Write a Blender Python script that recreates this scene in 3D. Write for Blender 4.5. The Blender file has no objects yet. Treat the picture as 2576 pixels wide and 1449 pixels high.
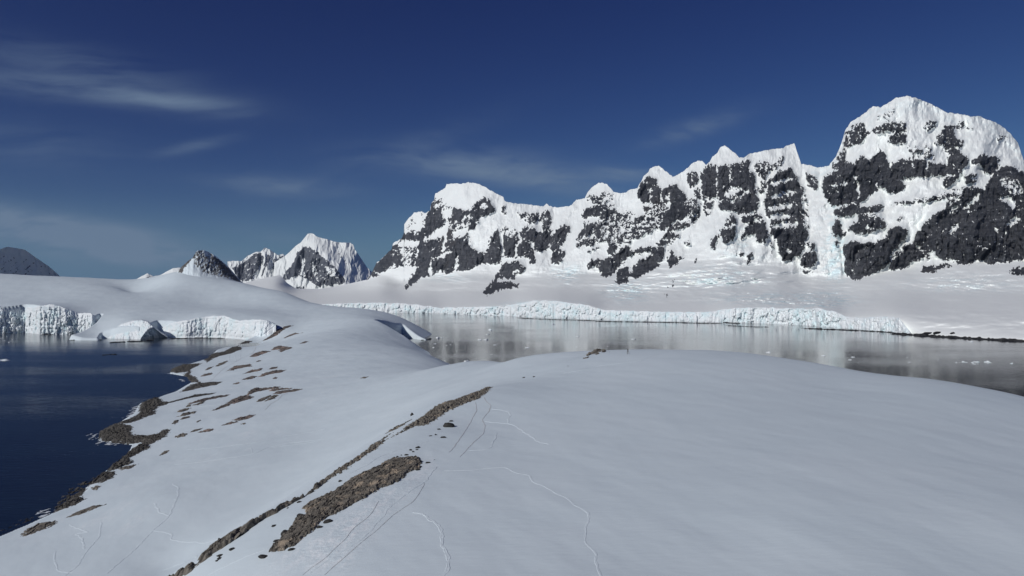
import bpy, math, random
import numpy as np
random.seed(7)

# ------------------------------------------------------------------ camera, sky, sun, exposure
SC = bpy.context.scene
COL = SC.collection
CAM_H, HOR, FPX = 70.0, 730.0, 1741.0        # eye height (m); horizon row and focal length on a 2576 x 1449 print
cam_d = bpy.data.cameras.new("camera"); cam = bpy.data.objects.new("camera", cam_d); COL.objects.link(cam)
cam.location = (0, 0, CAM_H)
cam.rotation_euler = (math.radians(90) + math.atan((HOR - 724.5) / FPX), 0, 0)
cam_d.sensor_width = 36; cam_d.lens = 36 * FPX / 2576; cam_d.clip_start = 0.5; cam_d.clip_end = 80000
SC.camera = cam

SUN_EL = math.radians(31); SX, SY = -0.74, -0.67       # direction on the ground towards the sun: behind the left shoulder
sl = math.hypot(SX, SY); SX /= sl; SY /= sl
sun_d = bpy.data.lights.new("sun", 'SUN'); sun = bpy.data.objects.new("sun", sun_d); COL.objects.link(sun)
sun_d.energy = 2.65; sun_d.angle = math.radians(0.53); sun_d.color = (1.0, 0.985, 0.96)
from mathutils import Vector
sun.rotation_euler = Vector((SX * math.cos(SUN_EL), SY * math.cos(SUN_EL), math.sin(SUN_EL))).to_track_quat('Z', 'Y').to_euler()
SC.view_settings.view_transform = 'Standard'; SC.view_settings.look = 'None'
SC.view_settings.exposure = 0.0; SC.view_settings.gamma = 1.0
SC.view_settings.use_curve_mapping = False

class NT:                                   # tiny node-tree helper
    def __init__(s, t): s.t = t
    def n(s, ty, **kw):
        nd = s.t.nodes.new(ty)
        for k, v in kw.items():
            if k.startswith('i_'):
                key = k[2:]; key = int(key) if key.isdigit() else key.replace('_', ' ')
                s.put(nd.inputs[key], v)
            else: setattr(nd, k, v)
        return nd
    def put(s, sock, v):
        if isinstance(v, bpy.types.NodeSocket): s.t.links.new(v, sock)
        elif isinstance(v, bpy.types.Node): s.t.links.new(v.outputs[0], sock)
        else: sock.default_value = v
    def m(s, op, a, b=None, c=None, clamp=False):
        nd = s.t.nodes.new('ShaderNodeMath'); nd.operation = op; nd.use_clamp = clamp
        for i, v in enumerate((a, b, c)):
            if v is not None: s.put(nd.inputs[i], v)
        return nd.outputs[0]
    def mix(s, f, a, b):
        nd = s.t.nodes.new('ShaderNodeMix'); nd.data_type = 'RGBA'
        s.put(nd.inputs[0], f); s.put(nd.inputs[6], a); s.put(nd.inputs[7], b)
        return nd.outputs[2]
    def ramp(s, v, lo, hi):
        nd = s.t.nodes.new('ShaderNodeMapRange'); nd.clamp = True; nd.interpolation_type = 'SMOOTHSTEP'
        s.put(nd.inputs[0], v); s.put(nd.inputs[1], lo); s.put(nd.inputs[2], hi)
        return nd.outputs[0]
    def noise(s, vec, scale, detail=4, rough=0.55):
        nd = s.n('ShaderNodeTexNoise'); s.put(nd.inputs['Vector'], vec)
        nd.inputs['Scale'].default_value = scale; nd.inputs['Detail'].default_value = detail; nd.inputs['Roughness'].default_value = rough
        return nd.outputs[0]
    def scl(s, vec, x, y, z, rot=None):
        nd = s.n('ShaderNodeMapping'); s.put(nd.inputs[0], vec); nd.inputs['Scale'].default_value = (x, y, z)
        if rot: nd.inputs['Rotation'].default_value = rot
        return nd.outputs[0]

W = bpy.data.worlds.new("World"); SC.world = W; W.use_nodes = True
def build_world():
    t = W.node_tree; t.nodes.clear(); k = NT(t)
    sky = k.n('ShaderNodeTexSky'); sky.sky_type = 'NISHITA'; sky.sun_disc = False
    sky.sun_elevation = SUN_EL; sky.sun_rotation = math.atan2(SX, SY)
    sky.altitude = SKY_ALT; sky.air_density = SKY_AIR; sky.dust_density = SKY_DUST; sky.ozone_density = SKY_OZ
    # the very clean, dry polar air: darker and deeper blue than the model's standard atmosphere
    sc_ = k.n('ShaderNodeSeparateColor'); k.put(sc_.inputs[0], sky); hs = k.n('ShaderNodeCombineColor')
    for i, (a, g) in enumerate(SKY_CURVE):
        k.put(hs.inputs[i], k.m('MULTIPLY', k.m('POWER', k.m('MULTIPLY', sc_.outputs[i], SKY_STR), g), a / SKY_STR))
    # thin cirrus: drawn by direction (so it sits at infinity), streaks of noise inside soft patches
    g = k.n('ShaderNodeTexCoord').outputs['Generated']
    sp = k.n('ShaderNodeSeparateXYZ'); k.put(sp.inputs[0], g)
    yy = k.m('MAXIMUM', sp.outputs[1], 0.05)
    u = k.m('DIVIDE', sp.outputs[0], yy); v = k.m('DIVIDE', sp.outputs[2], yy)
    cv = k.n('ShaderNodeCombineXYZ'); k.put(cv.inputs[0], u); k.put(cv.inputs[1], v)
    warp = k.n('ShaderNodeTexNoise'); k.put(warp.inputs['Vector'], cv.outputs[0]); warp.inputs['Scale'].default_value = 3.0; warp.inputs['Detail'].default_value = 3
    wv = k.n('ShaderNodeVectorMath', operation='MULTIPLY_ADD'); k.put(wv.inputs[0], warp.outputs['Color']); wv.inputs[1].default_value = (0.16, 0.10, 0); k.put(wv.inputs[2], cv.outputs[0])
    def streak(rot, sx, sy, sc, lo, hi):
        return k.ramp(k.noise(k.scl(wv.outputs[0], sx, sy, 1, (0, 0, rot)), sc, 6, 0.6), lo, hi)
    # rows: centre x, y on the print, half length, half width, tilt (deg, + = rising right), strength
    total = None
    for (px, py, L, B, tilt, st, kind) in CLOUDS:
        cu, cw = (px - 1288) / FPX, (HOR - py) / FPX
        a = math.radians(tilt); du = k.m('SUBTRACT', u, cu); dv = k.m('SUBTRACT', v, cw)
        e1 = k.m('ADD', k.m('MULTIPLY', du, math.cos(a) * FPX / L), k.m('MULTIPLY', dv, math.sin(a) * FPX / L))
        e2 = k.m('ADD', k.m('MULTIPLY', du, -math.sin(a) * FPX / B), k.m('MULTIPLY', dv, math.cos(a) * FPX / B))
        r2 = k.m('ADD', k.m('MULTIPLY', e1, e1), k.m('MULTIPLY', e2, e2))
        gs = k.m('MULTIPLY', k.m('EXPONENT', k.m('MULTIPLY', r2, -1.0)), st)
        s = streak(-a, *((1.0, 8.5, 4.2, .26, .72) if kind == 0 else (1.3, 5.0, 6.0, .24, .70)))
        c = k.m('MULTIPLY', gs, s)
        total = c if total is None else k.m('ADD', total, c)
    cloud = k.m('MULTIPLY', k.m('MINIMUM', k.m('MULTIPLY', total, 1.35), 0.8), k.ramp(sp.outputs[2], 0.0, 0.03))
    low = k.m('MULTIPLY', k.ramp(sp.outputs[2], 0.13, 0.0), .85)          # pale blue air low over the sea
    tint = k.mix(cloud, k.mix(low, hs.outputs[0], HORIZON), CLOUD_COL)
    bg = k.n('ShaderNodeBackground'); k.put(bg.inputs[0], tint); bg.inputs[1].default_value = SKY_STR
    out = k.n('ShaderNodeOutputWorld'); k.put(out.inputs[0], bg)
SKY_ALT, SKY_AIR, SKY_DUST, SKY_OZ, SKY_STR = 2500, 1.0, 0.3, 3.0, 0.09
SKY_CURVE = ((.64, 1.72), (.60, 1.70), (.47, 1.20))
HORIZON = (.076 / .09, .165 / .09, .288 / .09, 1)
CLOUD_COL = (1.75, 2.5, 3.6, 1)
CLOUDS = [(130, 215, 300, 30, -5, .46, 0), (430, 255, 190, 26, -7, .46, 0), (200, 170, 330, 50, -12, .22, 0), (500, 365, 90, 14, 12, .35, 0),
          (90, 575, 270, 40, -9, 1.3, 1), (330, 630, 280, 44, -10, .9, 1), (700, 470, 160, 26, -4, .38, 1), (760, 610, 190, 20, -12, .25, 1),
          (1200, 415, 260, 38, -4, .50, 1), (1380, 455, 190, 28, -6, .42, 1), (1585, 438, 90, 18, -3, .42, 0), (1740, 325, 130, 24, 18, .36, 1), (1000, 380, 240, 30, 20, .14, 1), (60, 360, 220, 50, -5, .2, 0)]
build_world()

# ------------------------------------------------------------------ small numeric toolbox
_rng = np.random.RandomState(11)
_perm = _rng.permutation(256); _perm = np.concatenate([_perm, _perm, _perm]).astype(np.int64)
_ga = _rng.rand(256) * 2 * np.pi; _gx, _gy = np.cos(_ga), np.sin(_ga)
_hr = _rng.rand(256, 4)
def perlin(x, y, seed=0):
    x = np.asarray(x, float) + seed * 17.31; y = np.asarray(y, float) + seed * 9.77
    xi = np.floor(x).astype(np.int64); yi = np.floor(y).astype(np.int64); xf = x - xi; yf = y - yi
    uu = xf * xf * xf * (xf * (xf * 6 - 15) + 10); vv = yf * yf * yf * (yf * (yf * 6 - 15) + 10)
    def gr(ix, iy, dx, dy):
        h = _perm[_perm[ix & 255] + (iy & 255)]; return _gx[h] * dx + _gy[h] * dy
    a = gr(xi, yi, xf, yf); b = gr(xi + 1, yi, xf - 1, yf); c = gr(xi, yi + 1, xf, yf - 1); d = gr(xi + 1, yi + 1, xf - 1, yf - 1)
    return (a + uu * (b - a) + vv * ((c + uu * (d - c)) - (a + uu * (b - a)))) * 1.5
def fbm(x, y, oct=4, seed=0, gain=0.5):
    s = 0; a = 1; t = 0; x = np.asarray(x, float); y = np.asarray(y, float)
    for i in range(oct):
        c, n = math.cos(.5 + .9 * i), math.sin(.5 + .9 * i); k = 2 ** i
        s = s + a * perlin((c * x - n * y) * k, (n * x + c * y) * k, seed + i * 3); t += a; a *= gain
    return s / t
def ridged(x, y, oct=3, seed=0):
    s = 0; a = 1; t = 0; x = np.asarray(x, float); y = np.asarray(y, float)
    for i in range(oct):
        c, n = math.cos(.4 + .8 * i), math.sin(.4 + .8 * i); k = 2 ** i
        s = s + a * (1 - np.abs(perlin((c * x - n * y) * k, (n * x + c * y) * k, seed + i * 5)) * 2); t += a; a *= 0.5
    return s / t
def worley(x, y, seed=0):
    """nearest-cell noise: returns distance to the cell border, cell random numbers and offset from the cell centre"""
    x = np.asarray(x, float) + seed * 3.7; y = np.asarray(y, float) + seed * 5.1
    xi = np.floor(x).astype(np.int64); yi = np.floor(y).astype(np.int64)
    d1 = np.full(x.shape, 9.0); d2 = np.full(x.shape, 9.0); hid = np.zeros(x.shape, np.int64); ox = np.zeros(x.shape); oy = np.zeros(x.shape)
    for i in (-1, 0, 1):
        for j in (-1, 0, 1):
            h = _perm[_perm[(xi + i) & 255] + ((yi + j) & 255)]
            px = xi + i + 0.15 + 0.7 * _hr[h, 0]; py = yi + j + 0.15 + 0.7 * _hr[h, 1]
            d = np.hypot(x - px, y - py); nearer = d < d1
            d2 = np.where(nearer, d1, np.minimum(d2, d)); hid = np.where(nearer, h, hid)
            ox = np.where(nearer, x - px, ox); oy = np.where(nearer, y - py, oy); d1 = np.where(nearer, d, d1)
    return d2 - d1, hid, ox, oy
def sstep(a, b, x):
    t = np.clip((x - a) / (b - a), 0, 1); return t * t * (3 - 2 * t)
def in_poly(px, py, poly):
    ins = np.zeros(px.shape, bool); n = len(poly); j = n - 1
    for i in range(n):
        xi, yi = poly[i]; xj, yj = poly[j]
        if yi != yj:
            ins ^= ((yi > py) != (yj > py)) & (px < (xj - xi) * (py - yi) / (yj - yi) + xi)
        j = i
    return ins
def line_dist(px, py, pts, closed=True):
    d = np.full(px.shape, 1e9); n = len(pts)
    for i in range(n if closed else n - 1):
        x0, y0 = pts[i]; x1, y1 = pts[(i + 1) % n]; dx, dy = x1 - x0, y1 - y0; L = dx * dx + dy * dy + 1e-12
        t = np.clip(((px - x0) * dx + (py - y0) * dy) / L, 0, 1)
        d = np.minimum(d, np.hypot(px - x0 - t * dx, py - y0 - t * dy))
    return d
def blur(a, sx, sy=None):
    sy = sx if sy is None else sy
    p = int(max(3 * sx, 3 * sy, 2)); b = np.pad(a, p, mode='edge')
    fy = np.fft.fftfreq(b.shape[0])[:, None]; fx = np.fft.rfftfreq(b.shape[1])[None, :]
    g = np.exp(-2 * np.pi ** 2 * (fx ** 2 * sx ** 2 + fy ** 2 * sy ** 2))
    return np.fft.irfft2(np.fft.rfft2(b) * g, b.shape)[p:-p, p:-p]
def bilin(a, x, y):
    x = np.clip(x, 0, a.shape[1] - 1.001); y = np.clip(y, 0, a.shape[0] - 1.001)
    xi = x.astype(int); yi = y.astype(int); fx = x - xi; fy = y - yi
    return (a[yi, xi] * (1 - fx) + a[yi, xi + 1] * fx) * (1 - fy) + (a[yi + 1, xi] * (1 - fx) + a[yi + 1, xi + 1] * fx) * fy
def z_of(y, D): return CAM_H - (np.asarray(y, float) - HOR) * D / FPX
def d_of(y, z): return (CAM_H - z) * FPX / (np.asarray(y, float) - HOR)
def x_of(x, D): return (np.asarray(x, float) - 1288) * D / FPX
def tile(pts, ox, oy, sc):                    # a crop of the 4096 print back to the 2576 print
    f = 2576 / 4096.0
    return [((ox + p[0] / sc) * f, (oy + p[1] / sc) * f) for p in pts]
def S(txt): return [tuple(float(v) for v in q.split(',')) for q in txt.split()]

# ------------------------------------------------------------------ objects and materials
def tag(o, label=None, cat=None, group=None, kind=None):
    if label: o['label'] = label
    if cat: o['category'] = cat
    if group: o['group'] = group
    if kind: o['kind'] = kind
    return o
def mesh_obj(name, co, quads, mat, parent=None, smooth=True, attrs=None, tris=None):
    me = bpy.data.meshes.new(name); co = np.asarray(co, np.float32).reshape(-1, 3)
    quads = np.asarray(quads, np.int32).reshape(-1, 4) if quads is not None and len(quads) else np.zeros((0, 4), np.int32)
    tris = np.asarray(tris, np.int32).reshape(-1, 3) if tris is not None and len(tris) else np.zeros((0, 3), np.int32)
    me.vertices.add(len(co)); me.vertices.foreach_set('co', co.ravel())
    me.loops.add(quads.size + tris.size); me.loops.foreach_set('vertex_index', np.concatenate([quads.ravel(), tris.ravel()]))
    me.polygons.add(len(quads) + len(tris))
    st = np.concatenate([np.arange(len(quads)) * 4, quads.size + np.arange(len(tris)) * 3]).astype(np.int32)
    me.polygons.foreach_set('loop_start', st)
    me.polygons.foreach_set('use_smooth', np.full(len(st), smooth))
    me.update(calc_edges=True); me.validate()
    for k, a in (attrs or {}).items():
        at = me.attributes.new(k, 'FLOAT', 'POINT'); at.data.foreach_set('value', np.asarray(a, np.float32).ravel())
    me.materials.append(mat)
    o = bpy.data.objects.new(name, me); COL.objects.link(o)
    if parent: o.parent = parent
    return o
def grid_quads(nr, nc, mask=None):
    i = np.arange(nr * nc).reshape(nr, nc)
    q = np.stack([i[:-1, :-1], i[:-1, 1:], i[1:, 1:], i[1:, :-1]], -1)
    if mask is not None: q = q[mask]
    return q.reshape(-1, 4)
def compact(co, q, attrs):
    use = np.unique(q); rm = np.full(len(co), -1); rm[use] = np.arange(len(use))
    return co[use], rm[q], {k: np.asarray(a).ravel()[use] for k, a in attrs.items()}

def material(name):
    m = bpy.data.materials.new(name); m.use_nodes = True; t = m.node_tree; t.nodes.clear(); k = NT(t)
    p = k.n('ShaderNodeBsdfPrincipled'); o = k.n('ShaderNodeOutputMaterial'); k.put(o.inputs[0], p)
    pos = k.n('ShaderNodeNewGeometry').outputs['Position']
    return m, k, p, pos
def bump(k, h, strength, dist, prev=None):
    b = k.n('ShaderNodeBump'); k.put(b.inputs['Height'], h); b.inputs['Strength'].default_value = strength; b.inputs['Distance'].default_value = dist
    if prev is not None: k.put(b.inputs['Normal'], prev)
    return b.outputs[0]

def mk_snow(name='snow', c0=(.685, .765, .80, 1), c1=(.73, .805, .835, 1), rip=0.35):
    m, k, p, pos = material(name)
    n1 = k.noise(pos, 0.035, 5, .6); n2 = k.noise(k.scl(pos, .35, 1.1, 1, (0, 0, .5)), 1.3, 5, .6); n3 = k.noise(pos, 9.0, 3, .6)
    tr = k.n('ShaderNodeAttribute', attribute_name='tramp').outputs['Fac']
    tf = k.m('MULTIPLY', tr, k.ramp(k.noise(k.scl(pos, 1, .55, 1, (0, 0, -.6)), .9, 6, .7), .42, .66))
    k.put(p.inputs['Base Color'], k.mix(tf, k.mix(k.ramp(n1, .3, .7), c0, c1), (.90, .92, .93, 1)))
    b = bump(k, n2, rip, .10); b = bump(k, n3, .25, .02, b); b = bump(k, k.m('MULTIPLY', tr, k.noise(pos, 1.6, 4, .6)), 1.0, .14, b)
    k.put(p.inputs['Normal'], b); p.inputs['Roughness'].default_value = .65; p.inputs['Specular IOR Level'].default_value = .25
    return m
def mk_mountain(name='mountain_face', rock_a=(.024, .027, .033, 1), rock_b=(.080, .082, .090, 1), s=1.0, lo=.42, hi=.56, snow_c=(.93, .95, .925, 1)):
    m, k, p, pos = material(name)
    at = k.n('ShaderNodeAttribute', attribute_name='rock').outputs['Fac']
    fine = k.noise(k.scl(pos, 1, 1, 2.2), .09 * s, 6, .65)
    f = k.ramp(k.m('ADD', at, k.m('MULTIPLY', k.m('SUBTRACT', fine, .5), .55)), lo, hi)
    strata = k.noise(k.scl(pos, .25, .25, 2.5), .05 * s, 5, .6); big = k.noise(pos, .006 * s, 4, .55)
    rock = k.mix(k.ramp(k.m('ADD', k.m('MULTIPLY', strata, .6), k.m('MULTIPLY', big, .4)), .36, .62), rock_a, rock_b)
    rock = k.mix(k.ramp(k.noise(pos, .004, 3), .60, .80), rock, (.075, .070, .068, 1))
    dust = k.m('MULTIPLY', k.ramp(k.noise(k.scl(pos, 1, 1, .3), .075 * s, 6, .7), .50, .72), .27)      # rime and fresh snow caught in the cracks
    rock = k.mix(dust, rock, (.52, .55, .58, 1))
    ice = k.n('ShaderNodeAttribute', attribute_name='ice').outputs['Fac']
    snow = k.mix(k.m('MULTIPLY', ice, k.ramp(k.noise(pos, .03 * s, 5, .65), .42, .62)), snow_c, (.74, .88, .90, 1))
    k.put(p.inputs['Base Color'], k.mix(f, snow, rock))
    b1 = bump(k, k.noise(k.scl(pos, 1, 1, .6), .12 * s, 7, .7), .8, 9.0 / s)
    b2 = bump(k, k.noise(pos, .05 * s, 5, .6), .25, 4.0 / s)
    nm = k.n('ShaderNodeMix'); nm.data_type = 'VECTOR'; k.put(nm.inputs[0], f); k.put(nm.inputs[4], b2); k.put(nm.inputs[5], b1)
    k.put(p.inputs['Normal'], nm.outputs[1]); p.inputs['Roughness'].default_value = .75; p.inputs['Specular IOR Level'].default_value = .2
    return m
def mk_ice(name='glacier_ice', s=1.0, blue=.62):
    m, k, p, pos = material(name)
    n = k.noise(k.scl(pos, 1, 1, .7), .07 * s, 6, .65); n2 = k.noise(pos, .22 * s, 5, .65)
    f = k.ramp(k.m('ADD', k.m('MULTIPLY', n, .7), k.m('MULTIPLY', n2, .3)), blue - .14, blue + .06)
    k.put(p.inputs['Base Color'], k.mix(f, (.87, .905, .915, 1), (.70, .845, .87, 1)))
    k.put(p.inputs['Normal'], bump(k, k.noise(k.scl(pos, 1, 1, .6), .3 * s, 6, .65), .5, 1.6 / s))
    p.inputs['Roughness'].default_value = .5; p.inputs['Specular IOR Level'].default_value = .3
    return m
def mk_rock(name, dark, mid, tan, tan_amt, s=1.0):
    m, k, p, pos = material(name)
    h = k.n('ShaderNodeAttribute', attribute_name='cell').outputs['Fac']; tn = k.n('ShaderNodeAttribute', attribute_name='tan').outputs['Fac']
    n = k.noise(pos, 1.6 * s, 6, .65); big = k.noise(pos, .16 * s, 4, .6)
    c = k.mix(k.ramp(k.m('ADD', k.m('MULTIPLY', n, .5), k.m('MULTIPLY', h, .5)), .25, .75), dark, mid)
    f = k.ramp(k.m('ADD', k.m('ADD', k.m('MULTIPLY', tn, .5), k.m('MULTIPLY', h, .18)), k.m('MULTIPLY', big, .6)), .74 - .22 * tan_amt, .98 - .22 * tan_amt)
    k.put(p.inputs['Base Color'], k.mix(f, c, tan))
    k.put(p.inputs['Normal'], bump(k, k.noise(pos, 3.0 * s, 7, .7), .8, .18 / s))
    p.inputs['Roughness'].default_value = .85; p.inputs['Specular IOR Level'].default_value = .2
    return m
def mk_water():
    m, k, p, pos = material('sea_water')
    big = k.noise(k.scl(pos, .6, 1.6, 1), .004, 4, .55)
    w1 = k.noise(k.scl(pos, .55, 1.5, 1, (0, 0, .12)), .30, 4, .6); w2 = k.noise(k.scl(pos, .7, 1.4, 1, (0, 0, -.2)), 1.5, 3, .6)
    k.put(p.inputs['Base Color'], k.mix(k.ramp(k.noise(pos, .03, 3), .3, .7), (.004, .009, .020, 1), (.006, .014, .026, 1)))
    sx = k.n('ShaderNodeSeparateXYZ'); k.put(sx.inputs[0], pos); bay = k.ramp(sx.outputs[0], -60.0, -260.0)
    calm = k.m('MULTIPLY', k.m('ADD', .55, k.m('MULTIPLY', k.ramp(big, .40, .62), .75)), k.m('ADD', .74, k.m('MULTIPLY', bay, 1.2)))
    hgt = k.m('MULTIPLY', k.m('ADD', k.m('MULTIPLY', w1, .75), k.m('MULTIPLY', w2, .16)), calm)
    # bay normals tilted to darken its reflection with higher sky; tilt fades under the ice
    lean = k.m('MULTIPLY', k.m('MULTIPLY', bay, k.ramp(sx.outputs[1], 1010.0, 740.0)), -.075)
    lv = k.n('ShaderNodeCombineXYZ'); k.put(lv.inputs[1], lean)
    ad = k.n('ShaderNodeVectorMath', operation='ADD'); k.put(ad.inputs[0], bump(k, hgt, 1.0, WAVE)); k.put(ad.inputs[1], lv.outputs[0])
    nz = k.n('ShaderNodeVectorMath', operation='NORMALIZE'); k.put(nz.inputs[0], ad.outputs[0]); k.put(p.inputs['Normal'], nz.outputs[0])
    p.inputs['Roughness'].default_value = .045; p.inputs['IOR'].default_value = 1.333
    return m
WAVE = .16
M_SNOW = mk_snow(); M_MTN = mk_mountain(); M_FAR = mk_mountain('far_mountain_face', (.07, .078, .098, 1), (.14, .148, .165, 1), .45)  # far rock coloured paler and bluer, distance haze put into its tone
M_ICE = mk_ice(blue=.60); M_ICE_FAR = mk_ice('far_glacier_ice', .7, .57)
M_ROCK = mk_rock('brown_scree', (.07, .063, .054, 1), (.235, .21, .175, 1), (.43, .35, .26, 1), .38)
M_COLONY = mk_rock('colony_gravel', (.07, .06, .055, 1), (.20, .17, .15, 1), (.31, .235, .195, 1), .5, .5)
M_SHORE = mk_rock('wet_shore_rock', (.03, .029, .027, 1), (.13, .12, .105, 1), (.2, .18, .155, 1), -.3, .5)
M_DARK = mk_rock('dark_reef', (.015, .015, .016, 1), (.05, .05, .05, 1), (.08, .08, .08, 1), -1, .3)
M_WATER = mk_water()
# ------------------------------------------------------------------ far ground: mountains and glacier sheets
def ip(x, pts): return np.interp(x, [p[0] for p in pts], [p[1] for p in pts])
T1 = (1400, 600, 1.8109); T2 = (2400, 500, 1.8109); T3 = (3200, 350, 1.8109); T5 = (800, 850, 2.229); T4 = (0, 900, 2.3418)

def warped(R, X, Y, a, b):
    dx = a * 1.3 * fbm(X / 9, Y / 26, 3, 60) + b * 1.8 * fbm(X / 3.6, Y / 9, 2, 61); dy = a * 1.9 * fbm(X / 7, Y / 13, 4, 62, .6) + b * 2.2 * fbm(X / 2.8, Y / 5, 2, 63)
    return bilin(R, X - X[0, 0] + dx, Y - Y[0, 0] + dy)
class Canvas:                                # a raster that holds where rock is bare and how far each bit of the slope lies
    def __init__(s, x0, x1, y0, y1):
        s.x0, s.y0 = x0, y0; s.X, s.Y = np.meshgrid(np.arange(x0, x1, 1.0), np.arange(y0, y1, 1.0)); s.R = np.zeros(s.X.shape)
    def paint(s, poly, val):
        xs = [p[0] for p in poly]; ys = [p[1] for p in poly]
        a, b = max(0, int(min(xs) - s.x0) - 1), max(0, int(max(xs) - s.x0) + 2); c, d = max(0, int(min(ys) - s.y0) - 1), max(0, int(max(ys) - s.y0) + 2)
        if b <= a or d <= c: return
        m = in_poly(s.X[c:d, a:b], s.Y[c:d, a:b], poly); s.R[c:d, a:b][m] = val
    def at(s, arr, x, y): return bilin(arr, x - s.x0, y - s.y0)

def profile(cv, knots):
    """distance of the slope at every canvas point: straight slopes between the knots (row, distance), softened"""
    xs = cv.X[0]; ky = [k[0] if callable(k[0]) is False else k[0](xs) for k in knots]; D = None
    kd = [k[1](xs) if callable(k[1]) else np.full(xs.shape, float(k[1])) for k in knots]
    D = np.repeat(kd[0][None, :], cv.Y.shape[0], 0)
    for i in range(len(knots) - 1):
        y0, y1, d0, d1 = ky[i], ky[i + 1], kd[i], kd[i + 1]
        z0, z1 = z_of(y0, d0), z_of(y1, d1); dd = np.maximum(d1 - d0, 1.0); m = (z1 - z0) / dd
        y = np.clip(cv.Y, y1 - 0.0, y0); s = (y - HOR) / FPX; den = s + m; den = np.where(np.abs(den) < 1e-5, 1e-5, den)
        seg = np.clip((CAM_H - z0 + m * d0) / den, np.minimum(d0, d1), np.maximum(d0, d1))
        D = np.where(cv.Y <= y0, seg, D)
    return np.where(cv.Y < ky[-1], kd[-1], D)

def build_sheet(cv, D, rock, ice, xs, ytop, ybot, nr, cuts, mats, names, skirt=60, back=((60, -70), (220, -260), (700, -900)), step=None):
    """columns xs, nr rows from the foot to the skyline, then the far side; cuts = list of row fractions splitting it into objects"""
    n = len(xs); t = np.linspace(0, 1, nr)[:, None]
    y = ybot[None, :] + (ytop - ybot)[None, :] * t; x = np.repeat(xs[None, :], nr, 0)
    d = cv.at(D, x, y); r = cv.at(rock, x, y); ic = cv.at(ice, x, y)
    P = np.stack([x_of(x, d), d, z_of(y, d)], -1)
    top = P[-1]; rows = []
    for dd, dz in back:
        f = (top[:, 1] + dd) / top[:, 1]
        rows.append(np.stack([top[:, 0] * f, top[:, 1] + dd, np.maximum(top[:, 2] + dz, -30)], -1))
    foot = P[0].copy(); foot[:, 2] -= skirt
    P = np.concatenate([foot[None], P, np.stack(rows)], 0)
    z = np.zeros((1, n)); zz = np.zeros((len(rows), n))
    r = np.concatenate([r[:1], r, zz], 0); ic = np.concatenate([ic[:1], ic, zz], 0)
    return P, r, ic
def add_sheet(name, P, r, ic, mat, c0=0, c1=None, r0=0, r1=None):
    P, r, ic = P[r0:r1, c0:c1], r[r0:r1, c0:c1], ic[r0:r1, c0:c1]
    return mesh_obj(name, P, grid_quads(P.shape[0], P.shape[1]), mat, attrs={'rock': r, 'ice': ic})

# ---- the big range across the water
RIDGE = ([(560, 716), (612, 712), (650, 703), (705, 691), (722, 712), (745, 726), (800, 727), (850, 720), (880, 713), (925, 703)] +
         tile(S("115,945 150,905 190,820 260,760 300,720 310,680 375,640 390,600 390,545 420,500 465,455 520,445 545,460 580,440 586,395 610,360 616,320 650,300 690,275 700,246 760,243 800,247 860,235 920,245 970,265 1010,290 1060,315 1112,342 1118,370 1180,385 1300,397 1400,410 1412,396 1425,388 1440,402 1460,414 1520,416 1590,410 1640,360 1700,355 1720,310 1760,265 1800,238"), *T1) +
         tile(S("15,420 50,430 100,485 150,495 190,490 220,465 270,460 290,420 320,370 350,345 360,320 400,300 430,298 470,330 530,380 590,345 645,305 660,285 710,258 745,265 770,290 800,260 820,225 850,205 870,165 905,147 940,175 985,210 1010,235 1045,240 1080,210 1150,195 1230,178 1330,168 1360,148 1410,135 1418,160 1445,240 1460,285 1520,290 1570,310"), *T2) +
         tile(S("125,582 215,568 220,550 260,505 300,410 330,310 370,250 430,215 470,185 530,135 590,143 640,110 700,75 780,60 840,75 900,100 960,125 1030,160 1060,180 1130,190 1200,200 1250,212 1300,205 1350,230 1420,255 1480,290 1530,340 1580,400 1600,460 1623,530"), *T3) + [(2640, 440), (2760, 500), (2900, 520), (3060, 600)])
FRONT_TOP = [(560, 764), (815, 765), (900, 762), (1000, 763), (1060, 768), (1110, 775), (1200, 772), (1280, 768), (1340, 757), (1400, 757), (1450, 764), (1480, 768), (1520, 780), (1600, 783), (1680, 785), (1780, 785), (1850, 775), (1920, 774), (2000, 777), (2060, 776), (2105, 786), (2130, 797), (2160, 800), (2220, 796), (2262, 800), (2325, 841.5), (2400, 846), (2576, 854), (2800, 864), (3060, 880)]
FRONT_BASE = [(560, 783), (815, 784), (1000, 787), (1110, 789), (1290, 795), (1400, 800), (1600, 806), (1780, 810), (1900, 813), (2000, 817), (2060, 821), (2130, 826), (2250, 836), (2300, 842), (2400, 848), (2576, 857), (2800, 868), (3060, 885)]
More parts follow.
